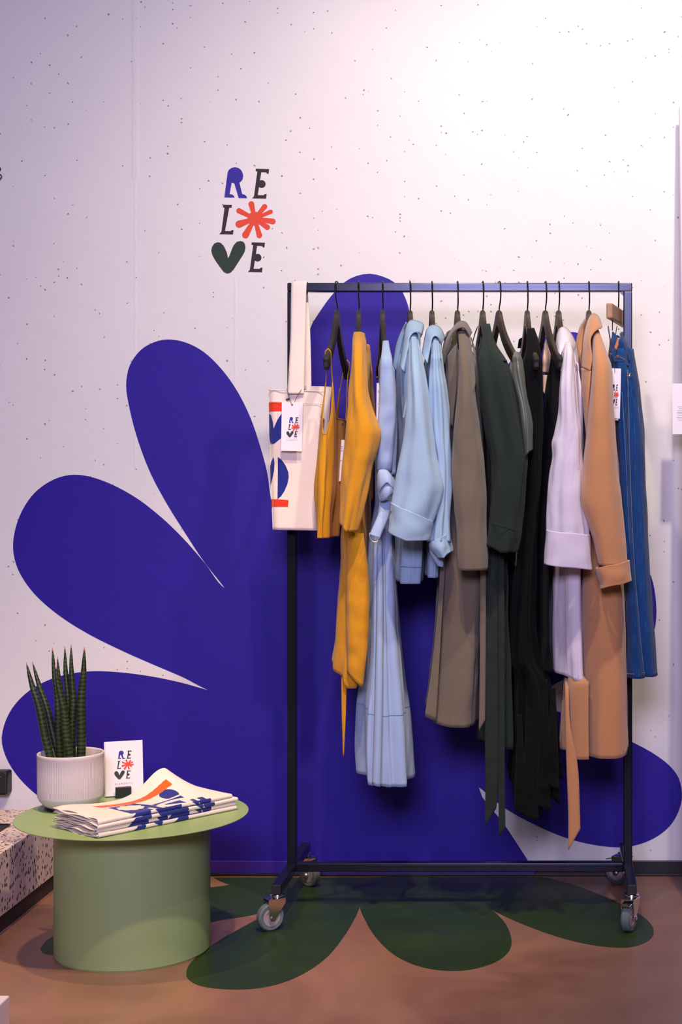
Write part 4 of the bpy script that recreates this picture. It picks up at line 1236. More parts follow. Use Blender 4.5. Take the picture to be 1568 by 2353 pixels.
# 13 jeans on a clip hanger
g = garment('jeans', 'blue denim jeans folded lengthwise, clipped at the right end of the rack', 'jeans', 1476, 1560)
cloth_tube('leg', g, M['denim'], [(800, 1426, 1457, -0.082, 0.062), (850, 1424, 1464, -0.082, 0.064), (900, 1424, 1472, -0.082, 0.064), (960, 1426, 1478, -0.082, 0.064), (1080, 1432, 1484, -0.080, 0.060), (1250, 1440, 1490, -0.078, 0.058), (1370, 1444, 1498, -0.078, 0.058), (1480, 1458, 1505, -0.078, 0.056), (1556, 1470, 1511, -0.078, 0.056)],
           folds=[(4, 0.001, 0.002, 0.2, 0.4), (9, 0.0006, 0.001, 0.2, 0.5)], sq=0.8, wr=0.003, seed=25, n=80, m=90, th=0.003)
cloth_tube('leg', g, M['denim'], [(800, 1408, 1441, -0.100, 0.062), (850, 1406, 1447, -0.104, 0.064), (900, 1408, 1448, -0.104, 0.064), (960, 1412, 1446, -0.104, 0.064), (1080, 1418, 1450, -0.104, 0.062), (1250, 1426, 1457, -0.104, 0.060), (1370, 1436, 1466, -0.104, 0.060), (1480, 1440, 1476, -0.104, 0.058), (1560, 1441, 1484, -0.104, 0.058)],
           folds=[(4, 0.001, 0.002, 0.2, 0.4), (9, 0.0006, 0.001, 0.2, 0.5)], sq=0.8, wr=0.003, seed=26, n=80, m=90, th=0.003)
cloth_tube('waistband', g, M['denim'], [(768, 1405, 1434, -0.088, 0.062), (785, 1402, 1440, -0.100, 0.062), (812, 1400, 1446, -0.090, 0.068), (840, 1404, 1452, -0.090, 0.070)], folds=[(5, 0.004, 0.003, 0.9, 0.4)], sq=0.8, top=lambda a: 8 * math.sin(3 * a), wr=0.003, seed=27, n=72, m=30, th=0.003)
ribbon('inner_label', g, M['leather'], [(1420, 776, -0.155), (1412, 800, -0.16)], [(1428, 778, -0.155), (1418, 806, -0.16)], bulge=0.003, n=10, label='tan inside label')
ribbon('belt_loop', g, M['denim'], [(1408, 800, -0.162), (1407, 815, -0.165), (1412, 832, -0.17)], [(1417, 803, -0.164), (1416, 818, -0.167), (1420, 832, -0.17)], bulge=0.003, n=12)
ribbon('belt_loop', g, M['denim'], [(1436, 796, -0.145), (1441, 812, -0.15), (1446, 830, -0.15)], [(1443, 794, -0.13), (1449, 812, -0.13), (1453, 828, -0.13)], bulge=0.003, n=12)
for pts in ([(1402, 812, -0.158), (1415, 818, -0.163), (1430, 815, -0.160), (1444, 808, -0.145)], [(1412, 822, -0.17), (1424, 820, -0.175), (1436, 826, -0.172)], [(1441, 862, -0.182), (1446, 864, -0.178), (1453, 860, -0.165)]):
    seam_line(g, M['thread'], pts, 0.0008, name='stitching')
seam_line(g, M['denim_seam'], [(1443, 850, -0.175), (1446, 960, -0.175), (1449, 1080, -0.165), (1456, 1250, -0.155), (1464, 1370, -0.155), (1474, 1480, -0.15), (1482, 1556, -0.15)], 0.0012, 60)
seam_line(g, M['denim_seam'], [(1430, 900, -0.182), (1434, 960, -0.182), (1440, 1080, -0.172), (1448, 1250, -0.162), (1456, 1370, -0.162), (1464, 1480, -0.158), (1472, 1545, -0.157)], 0.0010, 60)
seam_line(g, M['denim_seam'], [(1463, 900, -0.135), (1470, 960, -0.135), (1476, 1080, -0.125), (1482, 1250, -0.115), (1489, 1370, -0.115), (1496, 1480, -0.11), (1502, 1550, -0.11)], 0.0010, 60)
seam_line(g, M['thread'], [(1441, 1548, -0.158), (1460, 1549, -0.161), (1483, 1546, -0.150)], 0.0007, name='stitching')
c = P(1448, 863, -0.178)
lathe_y('rivet', [(0.0001, -0.0022), (0.003, -0.0022), (0.0052, -0.0012), (0.0056, 0.001)], M['chrome'], g, (c.x - g.location.x, c.y - g.location.y, c.z - g.location.z), 20)

# clip hanger
xh = P(1422, 0, 0).x
root = empty('clip_hanger', 'walnut and metal clip hanger gripping the jeans waistband', 'hanger', (xh, 0, zb))
tube_path('hook', [(0, a, b) for a, b in HOOK[:-1]] + [(0, 0, -0.062)], 0.0021, M['wire'], root, 8, 48, True)
bm = box_bm(-0.009, 0.009, -0.155, 0.155, -0.022, 0.022, 0.004, 2)
bmesh.ops.rotate(bm, verts=bm.verts, cent=(0, 0, 0), matrix=Matrix.Rotation(math.radians(-12), 3, 'Z'))
bmesh.ops.translate(bm, verts=bm.verts, vec=(0.0, 0, -0.084))
link('wooden_bar', bm_mesh('wooden_bar', bm), M['clipwood'], root, True)
for s, px in ((-1, -0.026), (1, 0.024)):
    xo = s * 0.0
    y0 = s * 0.10
    xx = -y0 * math.tan(math.radians(-12))
    tube_path('clip_wire', [(xx, y0, -0.10), (xx, y0, -0.118), (xx, y0, -0.135)], 0.0016, M['wire'], root, 6, 8, True)
    bm = bmesh.new()
    for d in (-1, 1):
        b2 = box_bm(-0.0011, 0.0011, -0.016, 0.016, -0.026, 0.026, 0.0006, 1)
        bmesh.ops.rotate(b2, verts=b2.verts, cent=(0, 0, 0), matrix=Matrix.Rotation(d * math.radians(9), 3, 'Y'))
        bmesh.ops.translate(b2, verts=b2.verts, vec=(xx + d * 0.0085, y0, -0.148))
        tmp = bpy.data.meshes.new('t')
        b2.to_mesh(tmp)
        b2.free()
        bm.from_mesh(tmp)
        bpy.data.meshes.remove(tmp)
    link('clip', bm_mesh('clip', bm), M['wire'], root, True)

# canvas bag on the bar
g = garment('tote_bag', 'cream canvas tote bag with blue and red print hanging from the bar', 'bag', 680, 1219, -0.05)
YB = -0.06
def slab(name, outline, y, th, mat, parent, bulge=0.006):
    """a soft flat pouch: front and back sheets that meet at the edges; outline = left edge pts, right edge pts"""
    Lp, Rp = outline
    n, k = 44, 26
    vs = np.linspace(Lp[0][1], Lp[-1][1], n)
    verts, faces = [], []
    for side in (-1, 1):
        for i in range(n):
            q = i / (n - 1)
            lu = np.interp(q, [(p[1] - Lp[0][1]) / (Lp[-1][1] - Lp[0][1]) for p in Lp], [p[0] for p in Lp])
            ru = np.interp(q, [(p[1] - Rp[0][1]) / (Rp[-1][1] - Rp[0][1]) for p in Rp], [p[0] for p in Rp])
            lv = Lp[0][1] + q * (Lp[-1][1] - Lp[0][1])
            rv = Rp[0][1] + q * (Rp[-1][1] - Rp[0][1])
            for j in range(k):
                w = j / (k - 1)
                e = min(1, 9 * w * (1 - w)) ** 0.5
                dy = side * (th * 0.5 * e) - bulge * e * (0.6 + noise.noise(Vector((w * 2.5, q * 3, 4.0))))
                verts.append(P(lu + (ru - lu) * w, lv + (rv - lv) * w, y) + Vector((0, dy, 0)))
    for s in range(2):
        o = s * n * k
        for i in range(n - 1):
            for j in range(k - 1):
                a = o + i * k + j
                f = (a, a + k, a + k + 1, a + 1)
                faces.append(f if s == 0 else f[::-1])
    for i in range(n - 1):
        for j in (0, k - 1):
            a, b = i * k + j, n * k + i * k + j
            f = (a, b, b + k, a + k)
            faces.append(f if j == 0 else f[::-1])
    b0 = (n - 1) * k
    for j in range(k - 1):
        faces.append((b0 + j, n * k + b0 + j, n * k + b0 + j + 1, b0 + j + 1))
    return link(name, mesh_of(name, verts, faces), mat, parent)
slab('body', ([(617, 895), (619, 960), (621, 1040), (624, 1150), (627, 1217)], [(745, 899), (744, 1000), (738, 1100), (730, 1219)]), YB, 0.022, M['canvas'], g)
slab('gusset', ([(700, 887), (712, 1000), (715, 1100), (716, 1212)], [(762, 889), (754, 1000), (746, 1100), (728, 1216)]), YB + 0.022, 0.012, M['canvas'], g)
tube_path('top_hem', [P(618, 896, YB - 0.013), P(660, 897, YB - 0.019), P(700, 898, YB - 0.019), P(744, 900, YB - 0.012)], 0.0012, M['canvas'], g, 8, 20)
seam_line(g, M['canvas'], [(620, 922, YB - 0.016), (650, 924, YB - 0.0215), (700, 927, YB - 0.0215), (742, 929, YB - 0.014)], 0.0006, name='hem_stitching')
ribbon('handle', g, M['canvas'], [(671, 650, 0.0), (671, 647, -0.010), (670, 652, -0.0165), (669, 700, -0.030), (668, 770, -0.055), (664, 850, -0.078), (661, 905, -0.085)],
       [(707, 650, 0.0), (707, 647, -0.010), (705, 652, -0.0165), (703.5, 700, -0.030), (702, 770, -0.055), (700, 850, -0.078), (699, 905, -0.085)], bulge=0.0015, n=70, th=0.0025)
ribbon('handle', g, M['canvas'], [(673, 648, -0.004), (674, 650, 0.0135), (677, 672, 0.0172), (688, 700, 0.015), (692, 760, -0.01), (697, 830, -0.025), (698, 895, -0.028)],
       [(708, 648, -0.004), (708, 650, 0.012), (708, 672, 0.0165), (709.5, 700, 0.012), (713, 760, -0.01), (715, 830, -0.025), (716, 895, -0.028)], bulge=0.0015, n=70, th=0.0025)
def on_bag(dy=0.0):
    return lambda a, b: P(a, b, YB - 0.0225 - dy)
def bag_print(name, poly, mat, n=1):
    """printed patch that follows the bag's bulging front"""
    pl = poly
    bm = bmesh.new()
    vs = [bm.verts.new((a, b, 0)) for a, b in pl]
    tri = tessellate_polygon([[Vector((a, b, 0)) for a, b in pl]])
    for t in tri:
        bm.faces.new([vs[i] for i in t])
    bmesh.ops.subdivide_edges(bm, edges=bm.edges, cuts=5, use_grid_fill=True)
    for v in bm.verts:
        u, w = v.co.x, v.co.y
        q = (w - 895) / 323
        lu = np.interp(w, [895, 960, 1040, 1150, 1217], [617, 619, 621, 624, 627])
        ru = np.interp(w, [899, 1000, 1100, 1219], [745, 744, 738, 730])
        x = min(1, max(0.003, (u - lu) / (ru - lu)))
        e = min(1, 9 * x * (1 - x)) ** 0.5
        dy = -(0.011 * e) - 0.006 * e * (0.6 + noise.noise(Vector((x * 2.5, q * 3, 4.0))))
        v.co = P(u, w, YB) + Vector((0, dy - 0.0009, 0))
    bmesh.ops.recalc_face_normals(bm, faces=bm.faces)
    me = bpy.data.meshes.new(name)
    bm.to_mesh(me)
    bm.free()
    me.polygons.foreach_set('use_smooth', [True] * len(me.polygons))
    return link(name, me, mat, g)
bag_print('printed_bar', [(619, 925), (660, 925.5), (660, 945), (619, 946)], M['print_red'])
bag_print('printed_heart', [(619, 950), (625, 955), (630, 972), (631, 986), (640, 966), (649, 952), (662, 951), (668, 966), (664, 988), (648, 1008), (634, 1019), (627, 1021), (621, 1014), (619.5, 1000)], M['print_blue'])
bag_print('printed_leaf', [(631, 1050), (633, 1064), (632, 1080), (628, 1098), (622.5, 1116), (622, 1090), (621.5, 1072), (625, 1060)], M['print_blue'])
bag_print('printed_half_disc', [(641, 1050), (650, 1057), (659, 1070), (665, 1085), (666, 1097), (663, 1112), (656, 1128), (648, 1140), (640, 1147), (640.5, 1100)], M['print_blue'])
bag_print('printed_bar', [(624, 1147), (640, 1147), (665.5, 1149), (664.5, 1164), (624.8, 1164)], M['print_red'])

# swing tags
YT = YB - 0.036
t, cn = swing_tag('white swing tag with colourful lettering tied to the canvas bag', [(648, 924), (696, 924.5), (694, 1037), (646, 1036)], YT, M['paper'],
                  [(659.5, 893, YT + 0.006), (663, 905, YT), (665.5, 915, YT), (670, 927, YT - 0.0025), (672.5, 931, YT - 0.0015)])
tube_path('string', [P(677, 924, YT - 0.001), P(684, 909, YT), P(693, 895, YT + 0.006)], 0.0007, M['black'], t, 6, 12)
c = P(672, 930, YT)
lathe_y('eyelet', [(0.0001, -0.0016), (0.0024, -0.0016), (0.0024, 0.0)], M['ink_red'], t, tuple(c - t.location), 16)
bm = box_bm(-0.005, 0.005, -0.002, 0.002, -0.003, 0.003, 0.0008, 1)
bmesh.ops.rotate(bm, verts=bm.verts, cent=(0, 0, 0), matrix=Matrix.Rotation(math.radians(-15), 3, 'Y'))
bmesh.ops.translate(bm, verts=bm.verts, vec=P(661.5, 918, YT) - t.location)
link('string_clasp', bm_mesh('string_clasp', bm), M['black'], t, True)
logo(t, lambda a, b: P(653.0 + a * 0.0293, 953.6 + b * 0.0265, YT - 0.0012), Vector((0, -1, 0)), 0.0002, labels=False)
def flat_text(parent, body, u, v, y, h, spacing=1.3):
    p = P(u, v, y) - parent.location
    return text_mesh('small_print', body, h, M['ink_grey'], parent, Matrix.Translation(p) @ Matrix.Rotation(math.radians(90), 4, 'X'), True, spacing)
flat_text(t, 'ELEMENTY', 672, 1012, YT - 0.0013, 0.0046, 1.6)

YJ = -0.20
t, cn = swing_tag('white swing tag with dark lettering half hidden between camel coat and jeans', [(1404, 846), (1428, 847), (1425, 962), (1403, 960)], YJ, M['paper'], [(1413, 800, -0.172), (1413, 835, YJ), (1413.5, 856, YJ - 0.002)])
v = [P(1404, 855, YJ + 0.004), P(1421, 855, YJ + 0.004), P(1421.5, 966, YJ + 0.004), P(1405, 966, YJ + 0.004)]
link('back_card', mesh_of('back_card', v, [(0, 3, 2, 1)], False), M['paper'], t)
for nm, key, (dx, dy), mat, lab in LOGO_ITEMS:
    vv, ff = fill_poly([[(a + dx, b + dy) for a, b in pl] for pl in LOGO[key]], lambda a, b: P(1400.8 + a * 0.0178, 878 + b * 0.0280, YJ - 0.0012), Vector((0, -1, 0)), 0.0002)
    link(nm, mesh_of(nm, vv, ff, False), M['ink_black'] if nm != 'flower_symbol' else M['ink_red'], t)
flat_text(t, 'ELEMENTY', 1416, 937, YJ - 0.0013, 0.0034, 1.0)

t, cn = swing_tag('pale swing tag hanging behind the yellow strappy top', [(774, 1010), (792, 1011), (791, 1106), (774, 1106)], -0.03, M['paper'], [(783, 960, 0.02), (784, 985, -0.02), (784, 1018, -0.031)])
bm = box_bm(-0.005, 0.005, -0.002, 0.002, -0.003, 0.003, 0.0008, 1)
bmesh.ops.translate(bm, verts=bm.verts, vec=P(786, 975, -0.026) - t.location)
link('string_clasp', bm_mesh('string_clasp', bm), M['black'], t, True)
for k, wv in enumerate((1026, 1031, 1036, 1058)):
    box('printed_line', P(777, wv, -0.0315).x, P(788, wv, -0.0315).x, -0.0316, -0.0313, P(0, wv, -0.03).z, P(0, wv, -0.03).z + 0.0012, M['ink_grey'], t)
t, cn = swing_tag('pale swing tag hanging left of the long pale blue dress', [(866, 880), (878, 881), (877, 985), (865, 985)], -0.20, M['paper'], [(872, 800, -0.18), (872, 860, -0.20), (872, 886, -0.202)])
bm = box_bm(-0.005, 0.005, -0.002, 0.002, -0.003, 0.003, 0.0008, 1)
bmesh.ops.translate(bm, verts=bm.verts, vec=P(868, 867, -0.203) - t.location)
link('string_clasp', bm_mesh('string_clasp', bm), M['black'], t, True)
for k, wv in enumerate((898, 901, 928)):
    box('printed_line', P(869, wv, -0.2012).x, P(875, wv, -0.2012).x, -0.2014, -0.201, P(0, wv, -0.2).z, P(0, wv, -0.2).z + 0.0012, M['ink_grey'], t)

# ------------------------------------------------------------------ round table and what stands on it
TX, TY, TZ = -1.1146, 4.05 - CAMD, 0.356
table = empty('round_table', 'sage green metal table with a thin round top on a wide drum base', 'table', (TX, TY, 0))
lathe('tabletop', [(0.0001, TZ - 0.003), (0.297, TZ - 0.003), (0.2988, TZ - 0.0022), (0.2988, TZ - 0.0006), (0.298, TZ), (0.0001, TZ)], M['table'], table, 128, (0, 0, 0), True)
b = lathe('base', [(0.1965, 0.0), (0.1965, 0.003), (0.1993, 0.004), (0.1993, TZ - 0.0031), (0.15, TZ - 0.0031)], M['table'], table, 128, (0, 0, 0), True)
for o in table.children:
    bm = bmesh.new()
    bm.from_mesh(o.data)
    for e in bm.edges:
        if len(e.link_faces) == 2 and e.calc_face_angle() > 0.5:
            e.smooth = False
    bm.to_mesh(o.data)
    bm.free()


def on_table(u, v, dz=0.0):
    d = FPX * (CAMH - TZ - dz) / (v - VC)
    return Vector(((u - UC) * d / FPX, d - CAMD, TZ + dz))


# potted plant
PC = Vector(((162.5 - UC) * 4.125 / FPX, 4.125 - CAMD, TZ))
plant = empty('potted_plant', 'snake plant with upright spear leaves in a ribbed cream pot on the green table', 'plant', PC)
def rib(r, z, a):
    if 0.034 < z < 0.139 and r > 0.083:
        return r - 0.0009 * (0.5 + 0.5 * math.cos(a * 118)) ** 0.7
    return r
lathe('pot', [(0.0001, 0.004), (0.052, 0.004), (0.062, 0.007), (0.072, 0.014), (0.080, 0.024), (0.0845, 0.033), (0.0852, 0.0345), (0.0858, 0.06), (0.0862, 0.10), (0.0865, 0.138), (0.0868, 0.1395), (0.0868, 0.146), (0.0862, 0.1485), (0.0845, 0.1495),
              (0.0825, 0.1485), (0.081, 0.145), (0.080, 0.12), (0.079, 0.09), (0.0001, 0.09)], M['pot'], plant, 708, (0, 0, 0), True, rib)
lathe('base_disc', [(0.0001, 0.0), (0.066, 0.0), (0.069, 0.003), (0.066, 0.0045), (0.0001, 0.0045)], M['black'], plant, 64, (0, 0, 0), True)  # thin black disc under the pot, a little wider than its base
lathe('soil', [(0.0795, 0.118), (0.05, 0.123), (0.0001, 0.124)], M['soil'], plant, 48, (0, 0, 0), True)
m, nt, bs = new_mat('spear_leaf')
tc = N(nt, 'ShaderNodeTexCoord')
wv = N(nt, 'ShaderNodeTexWave')
wv.bands_direction = 'Z'
wv.inputs['Scale'].default_value = 28
wv.inputs['Distortion'].default_value = 5
wv.inputs['Detail'].default_value = 3
nt.links.new(tc.outputs['Object'], wv.inputs['Vector'])
nz = N(nt, 'ShaderNodeTexNoise')
nz.inputs['Scale'].default_value = 22
nt.links.new(tc.outputs['Object'], nz.inputs['Vector'])
ml = N(nt, 'ShaderNodeMath', operation='MULTIPLY')
nt.links.new(wv.outputs['Fac'], ml.inputs[0])
nt.links.new(nz.outputs['Fac'], ml.inputs[1])
rp = N(nt, 'ShaderNodeValToRGB')
rp.color_ramp.elements[0].position = 0.05
rp.color_ramp.elements[0].color = lin(22, 38, 16)
rp.color_ramp.elements[1].position = 0.75
rp.color_ramp.elements[1].color = lin(66, 82, 32)
nt.links.new(ml.outputs[0], rp.inputs[0])
nt.links.new(rp.outputs[0], bs.inputs['Base Color'])
bs.inputs['Roughness'].default_value = 0.42
M['leaf'] = m
M['leaf_tip'] = plain('dry_leaf_tip', lin(176, 120, 88), 0.8)
LEAVES = [((115, 1737), (61, 1525), 9.5, 0.00), ((137, 1740), (75, 1523), 8.5, 0.015), ((139, 1742), (120.5, 1491), 8.5, 0.005), ((161, 1744), (127, 1531), 9.5, -0.03), ((149, 1742), (132, 1511), 8.0, 0.02),
          ((158, 1742), (149, 1488), 8.5, 0.03), ((167, 1741), (163.5, 1484), 8.5, 0.015), ((186, 1741), (194, 1490), 10.5, -0.01)]
for (bu, bv), (tu, tv), w, dy in LEAVES:
    y0 = PC.y + dy
    top = P(tu, tv, y0 + dy * 0.4)
    dirn = (P(bu, bv, y0) - top)
    base = top + dirn * (1 + 0.022 / max(0.05, -dirn.z))
    mid = base.lerp(top, 0.55) + Vector((0.004 * math.copysign(1, bu - tu), 0, 0))
    r = w * 4.12 / FPX
    lf = tube_path('leaf', [base, base.lerp(top, 0.28), mid, base.lerp(top, 0.8), top], r, M['leaf'], plant, 14, 40, radii=[(0, 0.95 * r), (0.25, r), (0.5, 0.92 * r), (0.75, 0.70 * r), (0.9, 0.42 * r), (0.97, 0.2 * r), (1, 0.08 * r)])
    ax = (top - base).normalized()
    tube_path('leaf_tip', [top - ax * 0.006, top, top + ax * 0.004], r * 0.2, M['leaf_tip'], lf, 8, 8, radii=[(0, 0.22 * r), (1, 0.05 * r)])

# cards in a black holder; one local frame for all of them
YAW, LEAN = math.radians(20), math.radians(13)
CB = on_table(244, 1834)
CM = Matrix.Translation(CB) @ Matrix.Rotation(YAW, 4, 'Z') @ Matrix.Rotation(-LEAN, 4, 'X')
CW, CH = 0.1005, 0.150
def card_thing(k, label):
    root = bpy.data.objects.new('postcard', None)
    root.matrix_world = CM
    root.location = CM @ Vector((CW / 2, 0.0015 + 0.0032 * k, 0.004))
    root.rotation_euler = CM.to_euler()
    COL.objects.link(root)
    tag(root, label, 'card', 'postcards in the black holder')
    box('card_sheet', -CW / 2 - 0.0016 * k, CW / 2 - 0.0016 * k, 0, 0.0012, 0, CH, M['paper'], root, 0.0002, True)
    return root
front = card_thing(0, 'front white postcard with colourful lettering standing in the black holder')
card_thing(1, 'white postcard right behind the lettered front postcard, only its left edge showing')
card_thing(2, 'rearmost white postcard in the black holder, nearest the wall')
lx = lambda a: -CW / 2 + 0.0335 + (a - 397) * 0.0000505
lz = lambda b: 0.1235 - (b - 172) * 0.0000452
logo(front, lambda a, b: Vector((lx(a), -0.0004, lz(b))), Vector((0, -1, 0)), 0.0002, True, labels=False)
text_mesh('small_print', 'ELEMENTY', 0.0072, M['ink_grey'], front, Matrix.Translation((-CW / 2 + 0.0475, -0.0005, 0.0300)) @ Matrix.Rotation(math.radians(90), 4, 'X'), True, 1.55)
hl = CM @ Vector((0.045, 0, 0))
holder = empty('card_holder', 'small black block holder gripping the white postcards on the table', 'stand', (hl.x, hl.y, TZ), None, (0, 0, YAW))
bm = box_bm(-0.021, 0.021, -0.018, -0.005, 0.0, 0.030, 0.0008, 1)
link('front_block', bm_mesh('front_block', bm), M['black'], holder, True)
link('foot_plate', bm_mesh('foot_plate', box_bm(-0.021, 0.021, -0.010, 0.060, 0.0, 0.004, 0.0008, 1)), M['black'], holder, True)
bm = box_bm(-0.021, 0.021, 0, 0.004, 0.0, 0.045, 0.0008, 1)
bmesh.ops.rotate(bm, verts=bm.verts, cent=(0, 0, 0), matrix=Matrix.Rotation(-LEAN, 3, 'X'))
bmesh.ops.translate(bm, verts=bm.verts, vec=(0, 0.0155, 0.0))
link('back_rest', bm_mesh('back_rest', bm), M['black'], holder, True)

# stack of folded canvas bags. local frame: x along the long front fold, y across, z up
FA = on_table(229, 1927)
FC = on_table(545, 1861)
fd = FC - FA
FANG = math.atan2(fd.y, fd.x)
FL, FW, FT = fd.length, 0.188, 0.0108
def top_height(s, t):
    """how far the loose top bag lifts above its flat place"""
    e = max(0.0, s - 0.22) / 0.78
    pk = math.exp(-((s - 0.80) / 0.17) ** 2)
    lift = 0.060 * pk * max(0, t) ** 1.35
    lift += 0.010 * math.exp(-((s - 0.05) / 0.15) ** 2) * t
    lift -= 0.004 * math.exp(-((s - 0.42) / 0.16) ** 2) * t
    return lift
def in_poly(x, y, pl):
    c = False
    n = len(pl)
    for i in range(n):
        x1, y1 = pl[i]
        x2, y2 = pl[(i + 1) % n]
        if (y1 > y) != (y2 > y) and x < (x2 - x1) * (y - y1) / (y2 - y1) + x1:
            c = not c
    return c
# print in (s along the fold, w across measured from the bottom of the front fold upwards over the edge)
def bag_colour(s, w, k):
    """0 canvas, 1 blue, 2 orange.  w: 0..1 over the rounded front edge, 1..2 over the top face"""
    if w < 1:
        sh = 0.014 * (3 - k)
        edges = ((0.245 - sh, 0.375 - sh), (0.43, 0.47 + 0.015 * k), (0.53 - 0.02 * k, 0.665 - 0.02 * k), (0.70, 0.735), (0.755, 0.80 + 0.01 * k)) if k else ((0.245, 0.32), (0.40, 0.44), (0.54, 0.63))
        return 1 if any(a + 0.02 * math.sin(w * 3 + a * 20) <= s <= b - 0.03 * (1 - w) * (b - a) for a, b in edges) else 0
    t = w - 1
    if k < 3:
        return 1 if 0.3 < s < 0.8 and t < 0.9 else 0
    if 0.60 + 0.03 * math.sin(s * 9) < t < 0.76 + 0.03 * math.sin(s * 9) and 0.20 + 0.1 * (0.76 - t) < s < 0.745:
        return 2
    c = 0
    if 0.0 <= t < 0.58 and 0.235 + 0.02 * t < s < 0.50 - 0.10 * t:
        c = 1
    # cream flower lying in the blue field
    for a in range(9):
        q = a * 2 * math.pi / 9 + 0.3
        px, py = 0.345 + 0.060 * math.cos(q), 0.36 + 0.13 * math.sin(q)
        dx, dy = (s - px) / 0.026, (t - py) / 0.06
        if dx * dx + dy * dy < 1:
            c = 0
    if ((s - 0.345) / 0.05) ** 2 + ((t - 0.36) / 0.09) ** 2 < 1:
        c = 0
    if t < 0.16 and (0.40 < s < 0.425 or 0.465 < s < 0.49):
        c = 0
    # half disc and leaf to the right
    if ((s - 0.66) / 0.055) ** 2 + ((t - 0.44) / 0.17) ** 2 < 1 and t > 0.33:
        c = 1
    if 0.48 < s < 0.70 and 0.20 + 0.06 * math.sin((s - 0.48) * 14) < t < 0.30:
        c = 1
    if t < 0.17 and 0.53 < s < 0.65 and t > 0.12 - (s - 0.53):
        c = 1
    if t < 0.10 and (0.70 < s < 0.73 or 0.755 < s < 0.80):
        c = 1
    return c
def folded_bag(k, label):
    root = empty('folded_tote_bag', label, 'bag', (FA.x, FA.y, TZ + 0.0008 + FT * k), 'folded canvas bags on the table', (0, 0, FANG))
    ns = 400 if k == 3 else 240
    rnd = random.Random(k)
    ox, oy = (0.0, 0.004 * (k % 2)) if k else (0.0, 0.0)
    ln = FL - 0.012 * (k == 3) + 0.004 * (k == 2)
    for part, inset in (('outer_fold', 0.0), ('inner_fold', 0.0024)):
        prof = []                     # (y, z, w)
        z0, z1 = inset, FT - 0.0006 - inset
        rr = (z1 - z0) / 2
        for i in range(14):
            prof.append((FW - i * (FW - rr - inset) / 13, z0, None))
        for i in range(1, 12):
            a = -math.pi / 2 - math.pi * i / 12
            prof.append((inset + rr + rr * math.cos(a) * 1.0, z0 + rr + rr * math.sin(a), i / 12.0))
        nt_ = 110 if (k == 3 and inset == 0) else 24
        for i in range(nt_ + 1):
            prof.append((inset + rr + i * (FW - rr - inset) / nt_, z1, 1 + i / nt_))
        n = ns if inset == 0 else 60
        verts, faces, idx = [], [], []
        for i in range(n + 1):
            s = i / n
            for j, (y, z, w) in enumerate(prof):
                end = max(0, 1 - s / 0.12)
                wav = end * 0.0022 * math.sin(y * 60 + k * 1.7 + inset * 900 + (2.0 if w and w >= 1 else 0))
                x = s * ln - end * (0.006 * math.sin(y * 23 + k + inset * 700) + 0.004 * rnd.random() * 0.2) 
                dz = 0.0
                if k == 3:
                    t = min(1, max(0, y / FW))
                    dz = top_height(s, t)
                    if z < FT * 0.45:
                        dz = dz - 0.0015 * t if dz > 0.002 else dz * 0.9
                    # the far right corner droops back to the stack
                    x -= 0.03 * t * max(0, s - 0.8) / 0.2
                dz += 0.0006 * noise.noise(Vector((s * 9, y * 30, k + inset * 500)))
                verts.append((x + ox, y + oy, z + wav + dz))
        m_ = len(prof)
        for i in range(n):
            s = (i + 0.5) / n
            for j in range(m_ - 1):
                faces.append((i * m_ + j, (i + 1) * m_ + j, (i + 1) * m_ + j + 1, i * m_ + j + 1))
                w = prof[j + 1][2]
                idx.append(bag_colour(s, (w if w is not None else -1), k) if (w is not None and inset == 0) else 0)
        me = mesh_of(part, verts, faces)
        o = link(part, me, M['canvas'], root, True)
        me.materials.append(M['print_blue'])
        me.materials.append(M['print_orange'])
        me.polygons.foreach_set('material_index', idx)
        md = o.modifiers.new('thickness', 'SOLIDIFY')
        md.thickness = 0.0011
        md.offset = -1
for k, lab in enumerate(('lowest folded canvas bag of the stack, lying on the green tabletop', 'second folded canvas bag from the bottom of the stack', 'folded canvas bag just under the top one of the stack',
                         'topmost folded canvas bag with raised corner, orange stripe and blue print')):
    folded_bag(k, lab)

# ------------------------------------------------------------------ left edge
XB = -1.506
bench = empty('terrazzo_bench', 'low bench of black-speckled terrazzo at the left wall beside the table', 'bench', (-1.9, -0.6, 0))
box('slab', -2.55, XB, -1.9, WY - 0.09, 0.052, 0.223, M['terrazzo'], bench, 0.0012)
box('plinth', -2.55, XB - 0.012, -1.9, WY - 0.10, 0.0, 0.052, M['plinth_dark'], bench)
tp = P(24, 1897, 0.04)
tr = empty('black_tray', 'flat black tray lying on the speckled terrazzo bench', 'tray', (-1.8, -0.25, 0.2235))
box('tray_floor', -2.05, -1.600, -0.55, 0.040, 0.2235, 0.2255, M['black'], tr, 0.0005)
box('rim', -2.05, -1.600, 0.037, 0.040, 0.2255, 0.2285, M['black'], tr)
box('rim', -1.603, -1.600, -0.55, 0.037, 0.2255, 0.2285, M['black'], tr)
sock = empty('wall_socket_box', 'black surface-mounted socket box on the white wall above the bench', 'socket', P(5, 1800, WY))
x1, z1s, z0s = P(15, 0, WY - 0.052).x, P(0, 1774, WY - 0.052).z, P(0, 1828, WY - 0.052).z
box('housing', x1 - 0.08, x1, WY - 0.050, WY - 0.0004, z0s, z1s, M['black'], sock, 0.006)
box('cover_plate', x1 - 0.074, x1 - 0.006, WY - 0.0535, WY - 0.0498, z0s + 0.006, z1s - 0.006, M['grip'], sock, 0.002)
box('printed_mark', P(-1, 0, WY - 0.053).x, P(2, 0, WY - 0.053).x, WY - 0.0537, WY - 0.0534, P(0, 1785.5, WY - 0.053).z, P(0, 1784.5, WY - 0.053).z, M['ink_grey'], sock)
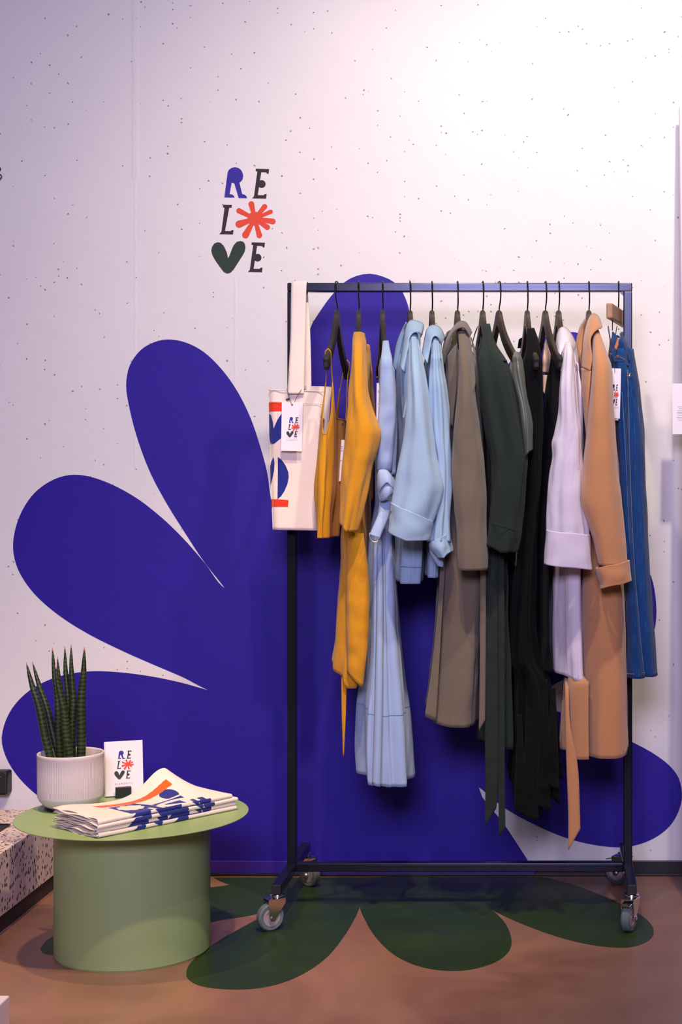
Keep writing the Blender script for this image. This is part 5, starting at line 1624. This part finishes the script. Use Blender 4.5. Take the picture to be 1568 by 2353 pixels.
hk = empty('wall_hook', 'tiny black hook at the upper left edge of the wall', 'hook', P(-4, 400, WY))
lathe_y('hook_plate', [(0.0001, -0.006), (0.008, -0.006), (0.009, -0.004), (0.009, 0.0)], M['black'], hk, (0.0, 0, P(0, 389, WY).z - hk.location.z), 20)
tube_path('hook_ring', [P(-4, 400, WY - 0.008), P(2, 402, WY - 0.012), P(3.5, 406, WY - 0.012), P(0, 410.5, WY - 0.012), P(-5, 411, WY - 0.008)], 0.0016, M['wire'], hk, 8, 20)
d = 3.3
px1, pz1 = (22.5 - UC) * d / FPX, CAMH - (2287 - VC) * d / FPX
pl = empty('white_plinth', 'corner of a low white display plinth at the bottom left on the floor', 'plinth', (px1 - 0.2, d - CAMD - 0.4, 0))
box('plinth_body', px1 - 0.30, px1, d - CAMD - 0.7, d - CAMD, 0.0, pz1, M['white'], pl, 0.003)

# ------------------------------------------------------------------ right edge
LEANB = math.radians(6.8)
top_y, top_z = WY - 0.062, P(0, 248, WY - 0.062).z
LB = top_z / math.cos(LEANB)
yb = top_y - LB * math.sin(LEANB)
xa = P(1561, 0, top_y).x
BW = 0.62
pan = empty('display_panel', 'tall pale lilac display board leaning on the wall at the right edge beside the jeans', 'panel', (xa + BW / 2, yb, 0.0012), None, (-LEANB, 0, 0))
h = BW / 2
for x0 in (-h, h - 0.03):
    box('frame_upright', x0, x0 + 0.03, -0.011, 0.011, 0.0, LB, M['panel'], pan, 0.002, True)
for z0 in (LB - 0.06, 0.0):
    box('frame_rail', -h + 0.03, h - 0.03, -0.011, 0.011, z0, z0 + 0.06, M['panel'], pan, 0.002, True)
box('panel_sheet', -h + 0.03, h - 0.03, -0.004, 0.004, 0.06, LB - 0.06, M['white'], pan, 0.0, True)
pz = 1.4                                              # paper: local height on the board
py = yb + pz * math.sin(LEANB) - 0.013
pz0 = P(0, 998, py).z / math.cos(LEANB)
pz1 = P(0, 880.5, py).z / math.cos(LEANB)
px0 = P(1546, 0, py).x
nt_ = empty('paper_notice', 'white paper notice with small grey lines fixed to the board at the right edge', 'notice', (px0 + 0.0725, yb + pz0 * math.sin(LEANB) - 0.0125, pz0 * math.cos(LEANB)), None, (-LEANB, 0, 0))
PH = pz1 - pz0
box('sheet', -0.0725, 0.0725, -0.0006, 0.0006, 0.0, PH, M['paper'], nt_, 0.0, True)
for k, v_ in enumerate((935, 939.5, 944, 947.5, 951, 955, 959.5, 963, 967)):
    x0 = P((1558.5, 1561, 1557.5, 1556.5, 1557, 1558, 1556.5, 1557, 1560)[k], 0, py).x - px0 - 0.0725
    z0 = PH * (998 - v_) / 117.5
    box('text_line', x0, x0 + 0.10, -0.0009, -0.0006, z0, z0 + 0.0011, M['ink_grey'], nt_, 0.0, True)
